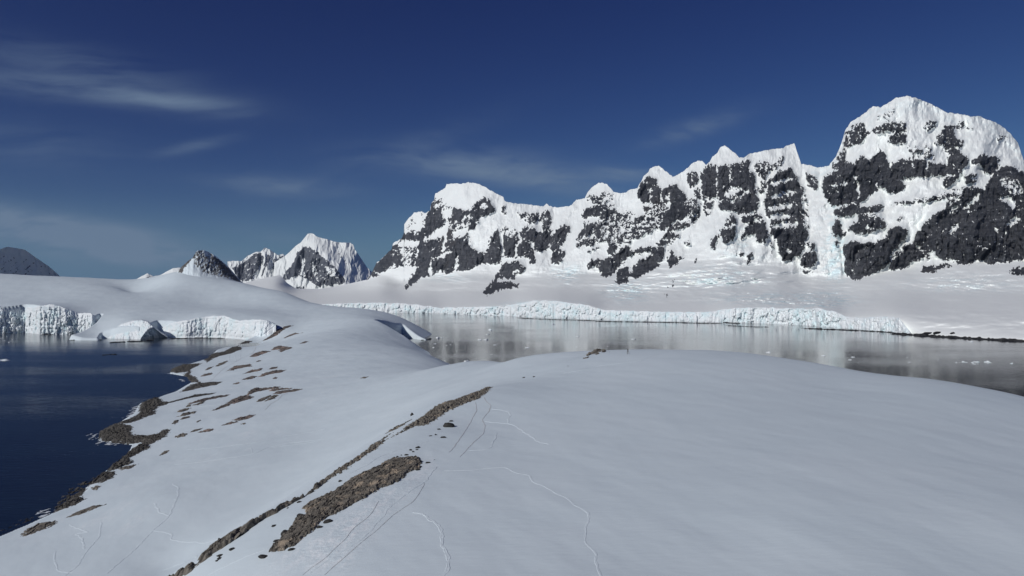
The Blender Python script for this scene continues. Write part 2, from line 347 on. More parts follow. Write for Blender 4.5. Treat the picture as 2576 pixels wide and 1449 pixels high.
ROCK = [  # (tile, value, outline): 1 bare rock, 0 snow, between = mixed
 (T1, 1, "115,945 190,820 260,760 310,690 380,640 390,600 480,600 545,560 550,470 585,410 620,340 690,350 700,400 760,420 870,440 920,370 970,345 1010,360 1040,410 1060,440 990,480 930,540 860,600 850,640 870,700 920,740 975,760 1000,720 1010,650 1060,560 1080,600 1110,560 1150,560 1195,560 1210,620 1235,600 1240,560 1320,560 1390,600 1440,560 1450,640 1430,720 1390,740 1340,720 1300,700 1250,760 1195,785 1160,775 1120,790 1050,830 970,820 900,850 830,880 780,880 740,890 700,900 650,870 590,910 510,930 450,980 380,1015 410,970 440,920 480,870 500,840 430,840 350,840 290,845 240,890 170,920"),
 (T1, 0, "340,708 380,650 505,662 490,702 420,702"), (T1, .28, "385,600 400,530 460,455 545,450 545,515 490,555 430,600"), (T1, 0, "520,650 590,610 620,580 690,545 700,610 640,640 590,655 540,660"),
 (T1, .40, "600,395 620,335 690,340 705,400 740,425 700,450 660,420 620,440"), (T1, 0, "655,445 725,425 750,460 720,495 670,490"),
 (T1, 0, "688,560 698,420 716,420 714,560 696,680 684,745 670,745 676,650"), (T1, 0, "785,515 850,468 878,458 862,505 830,525"), (T1, .55, "720,520 860,490 870,600 800,640 720,620"),
 (T1, 0, "740,595 820,560 850,580 830,625 750,645"), (T1, 0, "905,530 975,475 990,490 950,530 915,560"), (T1, 0, "935,412 965,385 1005,412 980,425"),
 (T1, 0, "776,762 800,762 784,820 774,880 738,890 752,850"), (T1, 0, "575,850 592,780 606,770 592,850 584,915 572,915"), (T1, 0, "595,795 690,742 770,738 700,762 610,800"),
 (T1, .2, "860,620 930,560 1000,500 1060,470 1075,560 1040,620 990,650 970,760 900,720 865,680"), (T1, 0, "880,640 930,580 1000,540 1050,570 1010,640 985,660 965,740 905,710"),
 (T1, 0, "1075,420 1100,405 1104,520 1108,650 1120,785 1098,795 1085,600"), (T1, 0, "1225,600 1246,640 1220,700 1204,775 1186,775 1205,690"), (T1, .5, "1120,600 1130,560 1190,560 1200,640 1150,640"),
 (T1, .5, "360,720 430,705 500,705 500,760 440,830 380,830"), (T1, .6, "1100,405 1135,410 1135,465 1105,475"), (T1, .75, "1215,450 1290,460 1400,460 1395,505 1340,535 1290,525 1235,505"),
 (T1, .85, "1408,425 1442,432 1458,500 1442,600 1390,590 1398,500"), (T1, .8, "1258,620 1300,700 1345,770 1342,825 1300,825 1290,780 1255,770 1250,740"), (T1, 0, "1290,650 1330,680 1330,720 1300,690"),
 (T1, .9, "1450,620 1500,570 1560,540 1600,560 1612,640 1600,700 1540,700 1480,730 1440,715"), (T1, 0, "1540,700 1600,560 1650,360 1675,360 1640,560 1610,715 1600,720"),
 (T1, .95, "1465,740 1520,705 1565,740 1540,800 1500,832 1455,815"),
 (T1, 1, "960,1030 1000,980 1040,940 1070,880 1110,820 1200,798 1230,830 1275,850 1260,880 1200,910 1190,940 1130,950 1235,975 1220,995 1140,1000 1080,1010 1030,1040 980,1045"), (T1, 0, "1045,952 1090,925 1190,925 1180,958 1100,960"), (T1, .4, "1180,880 1235,860 1210,915 1185,935"),
 (T1, .9, "1700,420 1800,400 1910,395 1930,430 1900,470 1850,500 1880,540 1870,600 1830,650 1750,690 1640,702 1650,620 1690,560 1680,480"), (T1, 0, "1690,505 1740,480 1820,480 1845,505 1780,522 1700,535"), (T1, .2, "1690,630 1770,608 1770,640 1700,655"),
 (T1, .75, "1712,360 1740,322 1800,342 1860,320 1905,308 1905,340 1850,382 1760,388"), (T1, .8, "1870,640 1920,620 1935,700 1880,742 1870,690"), (T1, .7, "1690,742 1800,700 1795,722 1720,752"),
 (T1, .95, "1700,850 1750,790 1820,790 1900,770 1992,700 1992,800 1930,870 1900,900 1840,920 1810,890 1822,850 1760,850 1720,870"),
 (T2, .8, "0,560 60,590 110,580 160,650 120,700 50,720 0,730"), (T2, .5, "0,470 90,490 100,560 0,560"), (T2, .55, "0,740 60,730 120,700 180,620 300,660 450,640 450,760 330,760 260,800 230,860 120,880 40,860 0,860"),
 (T2, 1, "270,485 290,430 330,375 380,370 420,400 410,430 450,470 500,440 540,420 570,450 600,480 620,540 640,600 640,650 600,680 530,700 500,730 450,770 420,740 450,700 460,640 520,600 500,560 450,570 400,610 370,580 350,560 300,560 280,530"),
 (T2, .55, "300,560 450,565 520,600 440,640 380,680 330,660"), (T2, 0, "350,450 372,460 375,560 390,640 375,650 362,560"), (T2, 0, "435,470 452,480 450,570 438,570"), (T2, 0, "470,520 500,500 510,540 480,545"),
 (T2, .75, "620,350 700,335 725,380 680,460 640,440"), (T2, .8, "690,460 730,440 735,540 700,560 680,500"),
 (T2, 1, "735,350 790,280 840,300 900,290 980,280 1030,270 1080,250 1100,280 1070,330 1110,350 1120,420 1130,480 1150,560 1140,620 1080,640 1000,640 940,620 880,620 860,580 900,540 880,550 840,530 790,540 740,530 735,430"),
 (T2, .1, "843,295 853,295 853,535 841,535"), (T2, .1, "938,285 952,285 948,450 956,560 950,610 938,450"), (T2, 0, "895,510 960,448 1035,458 985,505 920,525"), (T2, .15, "950,540 1060,478 1135,468 1050,505 970,545"), (T2, .35, "850,230 890,225 885,255 860,250"),
 (T2, .9, "740,570 822,548 812,605 745,615"), (T2, .9, "758,630 805,630 795,662 768,658"), (T2, .85, "610,560 690,540 735,600 722,680 660,725 640,650"), (T2, 0, "725,520 742,520 748,600 735,660 722,650"),
 (T2, .7, "1115,290 1160,260 1220,270 1255,300 1212,350 1205,400 1215,460 1165,505 1140,450 1180,400 1130,340"), (T2, .6, "1235,310 1290,250 1335,200 1345,250 1290,310 1230,345"),
 (T2, 1, "1220,390 1290,340 1390,305 1412,360 1440,420 1475,460 1500,540 1512,650 1500,720 1508,830 1470,900 1450,955 1400,955 1390,985 1330,985 1300,930 1290,850 1250,800 1230,740 1230,680 1200,640 1188,560 1210,500 1220,450"),
 (T2, .05, "1225,425 1300,400 1395,382 1400,398 1330,412 1260,445"), (T2, .05, "1228,525 1300,488 1422,470 1405,505 1340,512 1250,535"), (T2, .05, "1195,605 1300,578 1405,565 1385,595 1250,618"), (T2, .05, "1215,675 1260,640 1380,652 1385,668 1300,682 1225,690"), (T2, .05, "1230,725 1320,705 1435,700 1430,735 1320,742 1250,750"), (T2, .5, "1440,420 1480,440 1510,560 1515,760 1480,760 1470,600"), (T2, 0, "1350,905 1390,905 1400,935 1365,925"),
 (T2, .9, "900,700 960,640 992,690 980,740 992,790 960,842 910,862 880,822 873,770"), (T2, .1, "885,735 985,715 985,735 890,755"),
 (T2, .95, "1005,670 1090,650 1172,640 1182,680 1200,720 1222,810 1190,862 1140,852 1130,790 1060,800 1012,852 1040,760 1090,705 1040,705"), (T2, .2, "1090,690 1180,680 1160,705 1100,712"),
 (T2, .9, "808,832 850,788 852,850 830,870 842,900 798,902"), (T2, .75, "1485,345 1530,360 1572,370 1582,430 1560,472 1510,442"),
 (T2, 1, "1448,965 1500,918 1572,918 1584,972 1540,1034 1470,1034 1448,1005"), (T2, .9, "1445,1045 1565,1055 1480,1078"), (T2, .6, "1508,838 1552,850 1562,912 1508,902"), (T2, .65, "1235,850 1258,860 1255,945 1240,935"),
 (T2, .75, "980,942 1042,918 1042,952 1000,962"), (T2, .85, "1060,965 1100,918 1122,910 1100,962 1097,1002 1058,1012"), (T2, .6, "608,850 650,828 668,880 630,882"), (T2, 1, "683,995 700,962 697,1008"), (T2, .8, "478,1168 545,1152 522,1178"), (T2, .6, "452,1208 505,1218 492,1258 458,1235"), (T2, .8, "500,1130 550,1122 530,1142"), (T2, .8, "1105,1105 1125,1102 1118,1115"),
 (T2, .9, "60,880 100,868 132,900 90,952 48,940"),
 (T2, .95, "0,985 60,958 120,930 190,868 230,910 310,880 380,880 470,888 462,980 440,1012 380,1052 330,1082 260,1112 220,1090 240,1040 290,980 200,1000 160,1012 110,1042 60,1102 8,1104"), (T2, 0, "140,1010 200,960 290,930 370,905 380,940 300,975 210,1002"),
 (T2, .75, "258,802 330,748 405,718 412,760 340,790 268,832"), (T2, .85, "408,852 480,790 530,778 575,800 520,860 470,892 420,882"), (T2, .85, "545,742 640,688 645,740 570,762"), (T2, .95, "108,1152 130,1040 200,1018 222,1090 190,1144"), (T2, .9, "488,965 520,898 542,950 612,960 570,992 498,1044"), (T2, .6, "228,690 272,678 282,700 220,712"), (T2, .7, "500,730 560,700 600,690 560,760 500,780"),
 (T3, .82, "350,330 380,270 460,260 490,330 540,290 640,250 770,250 775,310 700,330 650,310 590,340 520,320 480,360 430,410 360,420"), (T3, .8, "628,392 690,330 782,340 772,402 690,412"), (T3, .6, "892,302 920,238 992,240 980,302 930,322"), (T3, .5, "640,170 660,150 700,155 690,190 660,195"),
 (T3, .82, "1000,360 1040,280 1110,258 1132,320 1110,350 1182,380 1192,420 1100,492 1060,470 1040,430 980,422 970,400"), (T3, .6, "1128,302 1150,238 1202,250 1180,302"), (T3, .45, "1200,280 1270,290 1260,320 1200,310"), (T3, .4, "1420,330 1500,340 1520,430 1440,430"), (T3, .42, "760,420 960,420 1000,520 800,510"), (T3, .35, "560,150 660,200 640,245 560,240"),
 (T3, .75, "278,482 330,438 332,520 372,560 350,600 230,590 230,560"), (T3, .6, "330,330 350,300 360,430 330,450 300,480"),
 (T3, 1, "160,705 180,640 260,610 330,560 400,530 450,490 500,520 560,490 580,440 630,500 642,540 690,550 740,510 800,530 860,515 960,540 1060,560 1060,640 960,650 850,650 780,660 720,670 760,700 772,740 700,772 650,760 600,730 540,760 450,832 400,832 300,852 230,862 190,800 160,762"),
 (T3, .3, "655,550 672,550 672,612 664,612"), (T3, .3, "808,530 826,530 818,602 810,602"), (T3, .3, "918,530 932,528 928,602 918,602"), (T3, .1, "384,590 402,650 428,700 434,790 420,805 412,710"), (T3, .1, "225,712 340,678 352,700 240,724"), (T3, .15, "728,660 1050,638 1052,656 740,676"), (T3, .2, "530,680 560,700 590,735 570,740"),
 (T3, 1, "1060,560 1080,500 1150,460 1212,500 1222,550 1180,600 1150,642 1060,622"), (T3, .9, "1055,640 1165,640 1125,690 1050,732 1035,700"), (T3, .95, "1248,520 1330,488 1452,500 1452,560 1390,632 1340,620 1310,550 1250,560"), (T3, .8, "1178,640 1280,620 1302,680 1210,702"),
 (T3, 1, "1358,692 1420,600 1500,558 1590,600 1640,620 1700,640 1800,700 1800,1240 1560,1252 1470,1272 1380,1282 1290,1250 1200,1287 1150,1282 1120,1250 1000,1242 980,1210 980,1180 890,1192 818,1120 850,1050 900,990 960,930 1050,880 1100,760 1180,720 1280,720 1330,740"),
 (T3, .35, "1440,680 1500,640 1600,690 1623,760 1560,780 1500,760"), (T3, 0, "1428,800 1512,788 1565,830 1540,885 1500,832"), (T3, 0, "1178,885 1260,800 1312,758 1292,812 1220,864"), (T3, 0, "1078,892 1140,850 1152,872 1100,905"), (T3, 0, "1060,1062 1152,988 1130,1052 1080,1065"), (T3, 0, "998,1052 1050,1028 1042,1052"), (T3, 0, "1495,1002 1560,928 1610,965 1520,1008"), (T3, .1, "1395,1022 1440,1015 1440,1035 1410,1035"), (T3, .1, "1085,1035 1125,978 1110,1030"), (T3, .5, "1060,760 1180,720 1180,800 1080,860"),
 (T3, .9, "228,902 330,848 430,830 440,872 600,848 612,870 560,902 440,912 300,944 258,932"), (T3, .9, "348,1022 400,980 440,918 560,938 632,970 622,1012 560,1042 520,1062 400,1062"), (T3, .85, "228,1042 248,958 292,960 302,1020 342,1052 310,1082 248,1092"), (T3, .9, "248,1122 302,1108 268,1154"), (T3, 0, "470,1010 510,1005 530,1030 480,1035"),
 (T3, 1, "308,1152 380,1110 470,1130 560,1110 620,1100 640,1040 700,1000 782,1030 772,1080 720,1130 680,1200 640,1280 610,1312 520,1352 440,1387 370,1392 333,1352 330,1270 318,1200"), (T3, 1, "638,1302 700,1200 740,1150 830,1118 902,1190 932,1200 870,1252 800,1272 760,1302 660,1328"), (T3, .45, "650,1200 740,1120 760,1140 690,1240 650,1290"), (T3, .1, "815,1125 835,1122 890,1185 870,1185"),
 (T3, .7, "688,952 740,928 752,962 700,972"), (T3, .35, "770,930 800,930 820,1010 780,1010"), (T3, .62, "638,862 700,830 780,820 950,790 1085,758 1092,792 1000,822 780,852"), (T3, .95, "868,1342 900,1288 1010,1290 1060,1268 1122,1290 1050,1312 960,1342"), (T3, 1, "1505,1328 1560,1303 1650,1310 1650,1362 1540,1354"), (T3, .6, "915,1220 950,1210 940,1250 920,1260"),
]
def build_range():
    cv = Canvas(540, 3080, 210, 900)
    for (t, v, s) in ROCK: cv.paint(tile(S(s), *t), v)
    X, Y = cv.X, cv.Y
    # bare rock: the traced areas with ragged edges, thin ledges along the strata and hanging snow streaks
    R = blur(warped(cv.R, X, Y, 4.5, 2.6), .8); near = np.clip(blur(cv.R, 8) * 2.4, 0, 1)
    dip = np.interp(X, [1000, 1500, 1750, 2050, 2300], [-.10, .30, .26, .10, .04])
    st = fbm(X / 38, (Y + dip * X) / 5.5, 4, 1); isot = fbm(X / 9, Y / 9, 4, 2, .6); fine = fbm(X / 3.2, Y / 3.2, 2, 3)
    vert = fbm(X / 4.5 + 1.2 * isot, Y / 42, 3, 4); clump = fbm(X / 55, Y / 55, 3, 9)
    # snow plastered on the upper rims hangs down into the rock in thin tongues
    up = blur(np.roll(cv.R, 9, 0), 2, 5); hang = -np.clip(cv.R - up, 0, 1) * np.clip(.5 + 2.2 * fbm(X / 3.2, Y / 30, 3, 64), 0, 1.6)
    thin = ridged((X + 2.5 * isot + .12 * Y) / 13, Y / 120, 2, 66); thin = np.clip(thin - .82, 0, 1) * 5 * np.clip(.4 + 2 * clump, 0, 1)
    sel = sstep(-.12, .12, fbm(X / 60, Y / 45, 3, 67)); thin = ridged((X + 4 * isot + .12 * Y) / 13, Y / 120, 2, 66); thin = np.clip(thin - .82, 0, 1) * 5 * np.clip(.4 + 2 * clump, 0, 1)
    nrm = lambda a: a / a.std()
    st = fbm((X + 7 * isot) / 30, (Y + dip * X + 9 * isot + 5 * clump) / 6.5, 4, 1, .6); vert = fbm((X + 8 * isot) / 5.0, (Y + 14 * clump) / 30, 3, 4, .6)
    N = nrm(1.25 * sel * nrm(st) + (1 - sel) * nrm(vert) * .8 + .70 * nrm(isot) + .75 * nrm(fine) + .3 * nrm(clump)) - .6 * thin
    f = R * (1 + .16 * (R > .9)) + N * near * .32 + .22 * hang
    rock = sstep(.43, .57, f)
    # distance of each point of the slope
    yb = lambda x: ip(x, [(540, 715), (612, 712), (650, 704), (705, 692), (722, 713), (745, 727), (800, 728), (850, 721), (880, 714), (930, 703), (960, 692), (1010, 715), (1060, 700), (1180, 690), (1300, 700), (1400, 690), (1500, 690), (1600, 680), (1700, 660), (1830, 650), (1950, 670), (2020, 700), (2100, 705), (2140, 700), (2300, 680), (2400, 660), (2576, 660), (3060, 640)])
    kern = np.exp(-(np.arange(-150, 151) / 50.0) ** 2 / 2); kern /= kern.sum()
    sm_ridge = np.convolve(np.pad(ip(X[0], RIDGE), 150, mode='edge'), kern, 'valid'); ybs = yb(X[0]); sm_ridge = np.minimum(sm_ridge, ybs + 5)
    grow = 60 / np.maximum(ybs - sm_ridge, 40); dspan = np.interp(X[0], [930, 1010, 2600], [40, 500, 760]); sm_extra = np.where(X[0] > 930, dspan * grow, 0); sm_ridge = np.where(X[0] > 930, sm_ridge - 60, sm_ridge)
    DB = [(540, 6500), (740, 6300), (900, 5600), (930, 5000), (1010, 4300), (1180, 3600), (1300, 3250), (1500, 2950), (1830, 2500), (2100, 2250), (2300, 2100), (2576, 1900), (3060, 1650)]
    xr = X[0]; yk = ip(xr, FRONT_TOP) + 1.2 - ip(xr, [(2140, 1.5), (2330, 42), (2576, 50)]); dk = d_of(ip(xr, FRONT_BASE), 0) + 7 + ip(xr, [(2140, 14), (2330, 75), (2576, 95)])
    dbx = ip(xr, DB); zk = z_of(yk, dk); zb = z_of(np.minimum(ybs, 728), dbx); dmid = dk + .60 * (dbx - dk); zmid = zk + .33 * (zb - zk); ymid = HOR + (CAM_H - zmid) * FPX / dmid
    D = profile(cv, [(lambda x: ip(x, FRONT_TOP) + 1.2, lambda x: d_of(ip(x, FRONT_BASE), 0) + 7 + 0 * x), (lambda x: ip(x, FRONT_TOP) + 1.2 - ip(x, [(2140, 1.5), (2330, 42), (2576, 50)]), lambda x: d_of(ip(x, FRONT_BASE), 0) + 7 + ip(x, [(2140, 14), (2330, 75), (2576, 95)])), (lambda x: ymid, lambda x: dmid),
                     (lambda x: np.minimum(yb(x), 728), lambda x: ip(x, [(540, 6500), (740, 6300), (900, 5600), (930, 5000), (1010, 4300), (1180, 3600), (1300, 3250), (1500, 2950), (1830, 2500), (2100, 2250), (2300, 2100), (2576, 1900), (3060, 1650)])),
                     (lambda x: np.minimum(sm_ridge, yb(x) - 1), lambda x: (0 if np.ndim(x) == 0 else sm_extra) + ip(x, [(540, 6550), (740, 6350), (900, 5650), (930, 5050), (960, 5000), (1010, 4800), (1180, 4250), (1300, 4000), (1500, 3700), (1830, 3250), (2100, 3000), (2300, 2850), (2576, 2650), (3060, 2350)]))])
    D = blur(D, 14, 5); wb = sstep(2080, 2180, X) * sstep(700, 745, Y); D = D * (1 - wb) + blur(D, 42, 7) * wb
    yr = ip(X[0], RIDGE)[None, :]; ybm = yb(X[0])[None, :]; yf = ip(X[0], FRONT_TOP)[None, :]
    face = sstep(0, 1, np.clip((ybm + 25 - Y) / 60, 0, 1)) * (X > 930); hgt = np.clip((ybm - Y) / (ybm - yr + 1), 0, 1)
    sm = blur(rock, 2.0, 1.5)
    lo = blur(rock, 16, 26); ker = np.zeros_like(sm); h0 = sm.shape[0]; ker[:, 0] = np.exp(-np.arange(h0) / 11.0) * (np.arange(h0) < 60)
    ledge = np.flip(np.fft.irfft2(np.fft.rfft2(np.flip(lo - blur(rock, 4, 1.6), 0)) * np.fft.rfft2(ker), sm.shape), 0)
    relief = 3.2 * ledge * face                                   # ledges of snow run back, rock steps stand up
    wx = X + 34 * fbm(X / 80, Y / 70, 3, 20); wy = Y + 20 * fbm(X / 50, Y / 50, 2, 23)
    relief += face * (95 * fbm((wx + .2 * Y) / 95, wy / 210, 3, 5) - 40 * (ridged((wx + .25 * wy) / 36, wy / 90, 3, 6) - .4) * (.12 + .88 * sm))
    relief += face * sm * (6.0 * fbm(X / 7, Y / 11, 4, 7) + 7 * fbm(X / 26, (Y + dip * X) / 5, 3, 8) - 17 * (ridged((X + 5 * isot) / 12, Y / 46, 2, 31) - .4)) - face * 16 * sm
    flute = np.clip(1 - (Y - yr) / 70, 0, 1); relief += (1 - sm) * flute * face * 7.5 * fbm((X + .3 * wx) / 6.5, wy / 26, 3, 12)
    relief += (1 - sm) * face * (10 * fbm((X + .4 * Y) / 15, Y / 20, 3, 14) + 4.5 * fbm((X + 3 * isot) / 4.2, Y / 11, 3, 15, .6) + 5 * (ridged((X + 8 * isot) / 12, Y / 44, 2, 19) - .4))
    # glacier apron: swells, crevasse fields with small scarps and smooth snow between
    ap = np.clip((yf - Y) / 6, 0, 1) * (1 - face)
    sw = (.8 * fbm(X / 150, Y / 24, 3, 16) + .5 * fbm((X + 2 * Y) / 60, Y / 13, 3, 24)); relief += ap * 72 * sw * sstep(0, 50, yf - Y) * np.interp(X, [2000, 2250], [1, .35])
    def patch(cx, cy, rx, ry): return np.exp(-((X - cx) / rx) ** 2 - ((Y - cy) / ry) ** 2)
    crev = np.clip(patch(1580, 735, 60, 28) + 1.0 * patch(1960, 752, 150, 16) + .9 * patch(1420, 690, 40, 22) + .7 * patch(1800, 700, 120, 28) + .8 * patch(1350, 764, 90, 7) + .9 * patch(2070, 760, 70, 22) + .6 * patch(1130, 700, 60, 10) + 1.0 * patch(2100, 640, 25, 55) + .6 * patch(1850, 610, 40, 40) + .45 * patch(2420, 715, 160, 26), 0, 1)
    cn = fbm((X - 1.5 * Y) / 34, Y / 4.5, 4, 17, .6)
    relief += crev * (18 * np.tanh(3 * cn) * np.where(face > .5, .35, 1)) * np.interp(X, [900, 1300, 2300], [2.2, 1.4, .9])
    g2 = patch(2430, 705, 190, 34); relief += g2 * 7 * fbm((X + 1.6 * Y) / 5.0, (Y - .6 * X) / 60, 3, 18)
    D = D + relief * np.clip((yf - Y) / 8, 0, 1)
    ice = np.clip(crev * 1.1 + .55 * patch(2100, 600, 30, 120) + .28 * flute * (X > 2040) + .1 * face, 0, 1)
    xs = np.concatenate([np.arange(560, 900, 4.0), np.arange(900, 2600, 1.3), np.arange(2600, 3061, 6.0)])
    ytop = ip(xs, RIDGE); jag = np.interp(xs, [900, 960, 2600], [0, 1, 1])
    ytop = ytop - jag * (2.6 * fbm(xs / 8, xs * 0, 3, 21) + 1.3 * ridged(xs / 4.5, xs * 0, 2, 22))
    ybot = ip(xs, FRONT_TOP) + 1.2
    global RANGE; RANGE = (cv, D)
    P, r, ic = build_sheet(cv, D, rock, ice, xs, ytop, ybot, 420, None, None, None, skirt=30)
    # split: the glacier at the foot, and three mountains above it
    cols = [0, int(np.searchsorted(xs, 928)), int(np.searchsorted(xs, 1275)), int(np.searchsorted(xs, 2066)), len(xs)]
    gl = int(420 * .16)
    o = add_sheet('glacier', P, r, ic, M_MTN, 0, None, 0, gl + 1); tag(o, 'broad snow covered glacier sloping down to the water below the long mountain wall', 'glacier', None, 'structure')
    o = add_sheet('snow_plain', P, r, ic, M_MTN, cols[0], cols[1] + 1, gl, None); tag(o, 'pale snow plain behind the glacier front, in front of the pyramid shaped peak', 'snow plain', None, 'structure')
    for i, lab in ((1, 'dome topped massif of dark rock and snow at the low end of the mountain wall'), (2, 'jagged ridge of several small summits in the middle of the mountain wall'), (3, 'highest and broadest snow capped peak, with dark cliffs, at the end of the wall')):
        o = add_sheet('mountain', P, r, ic, M_MTN, cols[i], cols[i + 1] + 1, gl, None); tag(o, lab, 'mountain', None, 'structure')
build_range()

def far_peak(name, label, cat, box, sky, foot, polys, d0, d1, mat, xs, nr=160, ribs=(60, 40), extra=None, ice_amt=.1, kind='structure', noise=.9, jag=1.0, back=((80, -90), (300, -350), (900, -900)), soft=0.0, mid=()):
    cv = Canvas(*box)
    for (v, s) in polys: cv.paint(s, v)
    X, Y = cv.X, cv.Y; R = blur(warped(cv.R, cv.X, cv.Y, 2.2, 1.2), .7); near = np.clip(blur(cv.R, 4) * 2.4, 0, 1)
    N = .30 * fbm(X / 5 + .25 * Y, Y / 26, 4, 41) + .34 * fbm(X / 6, Y / 6, 4, 42, .6) + .2 * fbm(X / 2.6, Y / 2.6, 2, 43)
    N = N / N.std(); rock = sstep(.42 - soft, .58 + soft, R + N * near * noise * .25)
    D = profile(cv, [(lambda x: ip(x, foot) + 6, d0)] + list(mid) + [(lambda x: np.minimum(ip(x, sky), ip(x, foot) + 5), d1)]); D = blur(D, 5, 3)
    sc = np.mean(D) / FPX; sm = blur(rock, 1.3)
    keep = .55 + .45 * np.clip(blur(rock, 6) * 1.6, 0, 1)
    rel = -ribs[0] * keep * (ridged((X + .25 * Y) / 46, Y / 140, 3, 44) - .4) - ribs[1] * keep * (ridged((X + 6 * fbm(X / 20, Y / 20, 2, 46)) / 15, Y / 70, 3, 45) - .4) + sm * sc * 2.0 * fbm(X / 4, Y / 6, 3, 47) + sc * 1.2 * fbm(X / 9, Y / 7, 3, 48)
    D = D + rel
    if extra: D = D + extra(X, Y)
    yt = ip(xs, sky) - jag * (.9 * fbm(xs / 6, xs * 0, 3, 49))
    P, r, ic = build_sheet(cv, D, rock, np.full(X.shape, ice_amt), xs, yt, np.maximum(ip(xs, foot), yt) + 5, nr, None, None, None, skirt=40, back=back)
    return tag(add_sheet(name, P, r, ic, mat), label, cat, None, kind)
t5 = lambda s: tile(S(s), *T5)
t4 = lambda s: tile(S(s), *T4)
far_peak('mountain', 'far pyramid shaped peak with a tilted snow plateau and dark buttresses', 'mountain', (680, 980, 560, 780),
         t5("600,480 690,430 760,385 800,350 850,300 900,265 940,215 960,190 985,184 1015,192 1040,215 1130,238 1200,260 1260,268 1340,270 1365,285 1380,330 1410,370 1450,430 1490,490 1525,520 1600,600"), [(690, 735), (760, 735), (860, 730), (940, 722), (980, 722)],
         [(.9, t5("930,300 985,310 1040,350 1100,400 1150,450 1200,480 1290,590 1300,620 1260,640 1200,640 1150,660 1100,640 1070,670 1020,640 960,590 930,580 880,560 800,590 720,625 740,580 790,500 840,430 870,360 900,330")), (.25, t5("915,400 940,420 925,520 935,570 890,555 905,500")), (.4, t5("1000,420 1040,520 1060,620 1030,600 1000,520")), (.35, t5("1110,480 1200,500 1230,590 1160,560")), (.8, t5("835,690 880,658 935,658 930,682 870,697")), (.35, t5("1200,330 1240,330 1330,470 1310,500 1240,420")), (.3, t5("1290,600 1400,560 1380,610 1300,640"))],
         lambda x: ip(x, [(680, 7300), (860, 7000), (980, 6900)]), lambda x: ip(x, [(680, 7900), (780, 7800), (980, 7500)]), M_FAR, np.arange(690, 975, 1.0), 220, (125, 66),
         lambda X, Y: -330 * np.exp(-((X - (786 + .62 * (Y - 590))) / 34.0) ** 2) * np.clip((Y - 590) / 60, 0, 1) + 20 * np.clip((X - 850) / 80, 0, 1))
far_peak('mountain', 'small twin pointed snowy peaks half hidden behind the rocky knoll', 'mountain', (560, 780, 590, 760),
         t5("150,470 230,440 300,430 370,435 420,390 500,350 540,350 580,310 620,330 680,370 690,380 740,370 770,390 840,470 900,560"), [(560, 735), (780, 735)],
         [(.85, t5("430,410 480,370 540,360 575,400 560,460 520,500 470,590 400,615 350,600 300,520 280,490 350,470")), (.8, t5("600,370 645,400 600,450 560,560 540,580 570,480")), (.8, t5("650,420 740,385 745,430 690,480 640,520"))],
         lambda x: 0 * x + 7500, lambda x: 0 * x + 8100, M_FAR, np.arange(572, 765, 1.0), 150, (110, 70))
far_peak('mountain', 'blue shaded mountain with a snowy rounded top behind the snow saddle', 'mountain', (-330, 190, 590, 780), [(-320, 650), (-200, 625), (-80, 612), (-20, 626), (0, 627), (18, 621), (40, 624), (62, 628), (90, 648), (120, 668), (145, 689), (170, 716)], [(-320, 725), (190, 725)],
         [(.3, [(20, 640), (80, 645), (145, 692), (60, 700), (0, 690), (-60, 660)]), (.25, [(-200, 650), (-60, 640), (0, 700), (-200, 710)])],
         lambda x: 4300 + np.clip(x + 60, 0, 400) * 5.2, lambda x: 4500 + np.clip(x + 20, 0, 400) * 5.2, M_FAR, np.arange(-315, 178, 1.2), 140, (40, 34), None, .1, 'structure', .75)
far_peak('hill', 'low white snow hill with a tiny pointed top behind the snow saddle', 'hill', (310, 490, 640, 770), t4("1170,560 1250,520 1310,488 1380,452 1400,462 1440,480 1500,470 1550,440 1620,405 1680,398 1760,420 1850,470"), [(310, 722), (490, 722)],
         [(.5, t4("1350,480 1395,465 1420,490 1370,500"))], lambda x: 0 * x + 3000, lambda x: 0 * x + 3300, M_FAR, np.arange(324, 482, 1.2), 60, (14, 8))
# ------------------------------------------------------------------ sea
w = 40000.0
mesh_obj('water', [(-w, -2000, 0), (w, -2000, 0), (w, w, 0), (-w, w, 0)], [(0, 1, 2, 3)], M_WATER).name = 'water'
tag(bpy.data.objects['water'], 'calm sea, dark blue in the bay and silvery grey in the channel', 'water', None, 'structure')
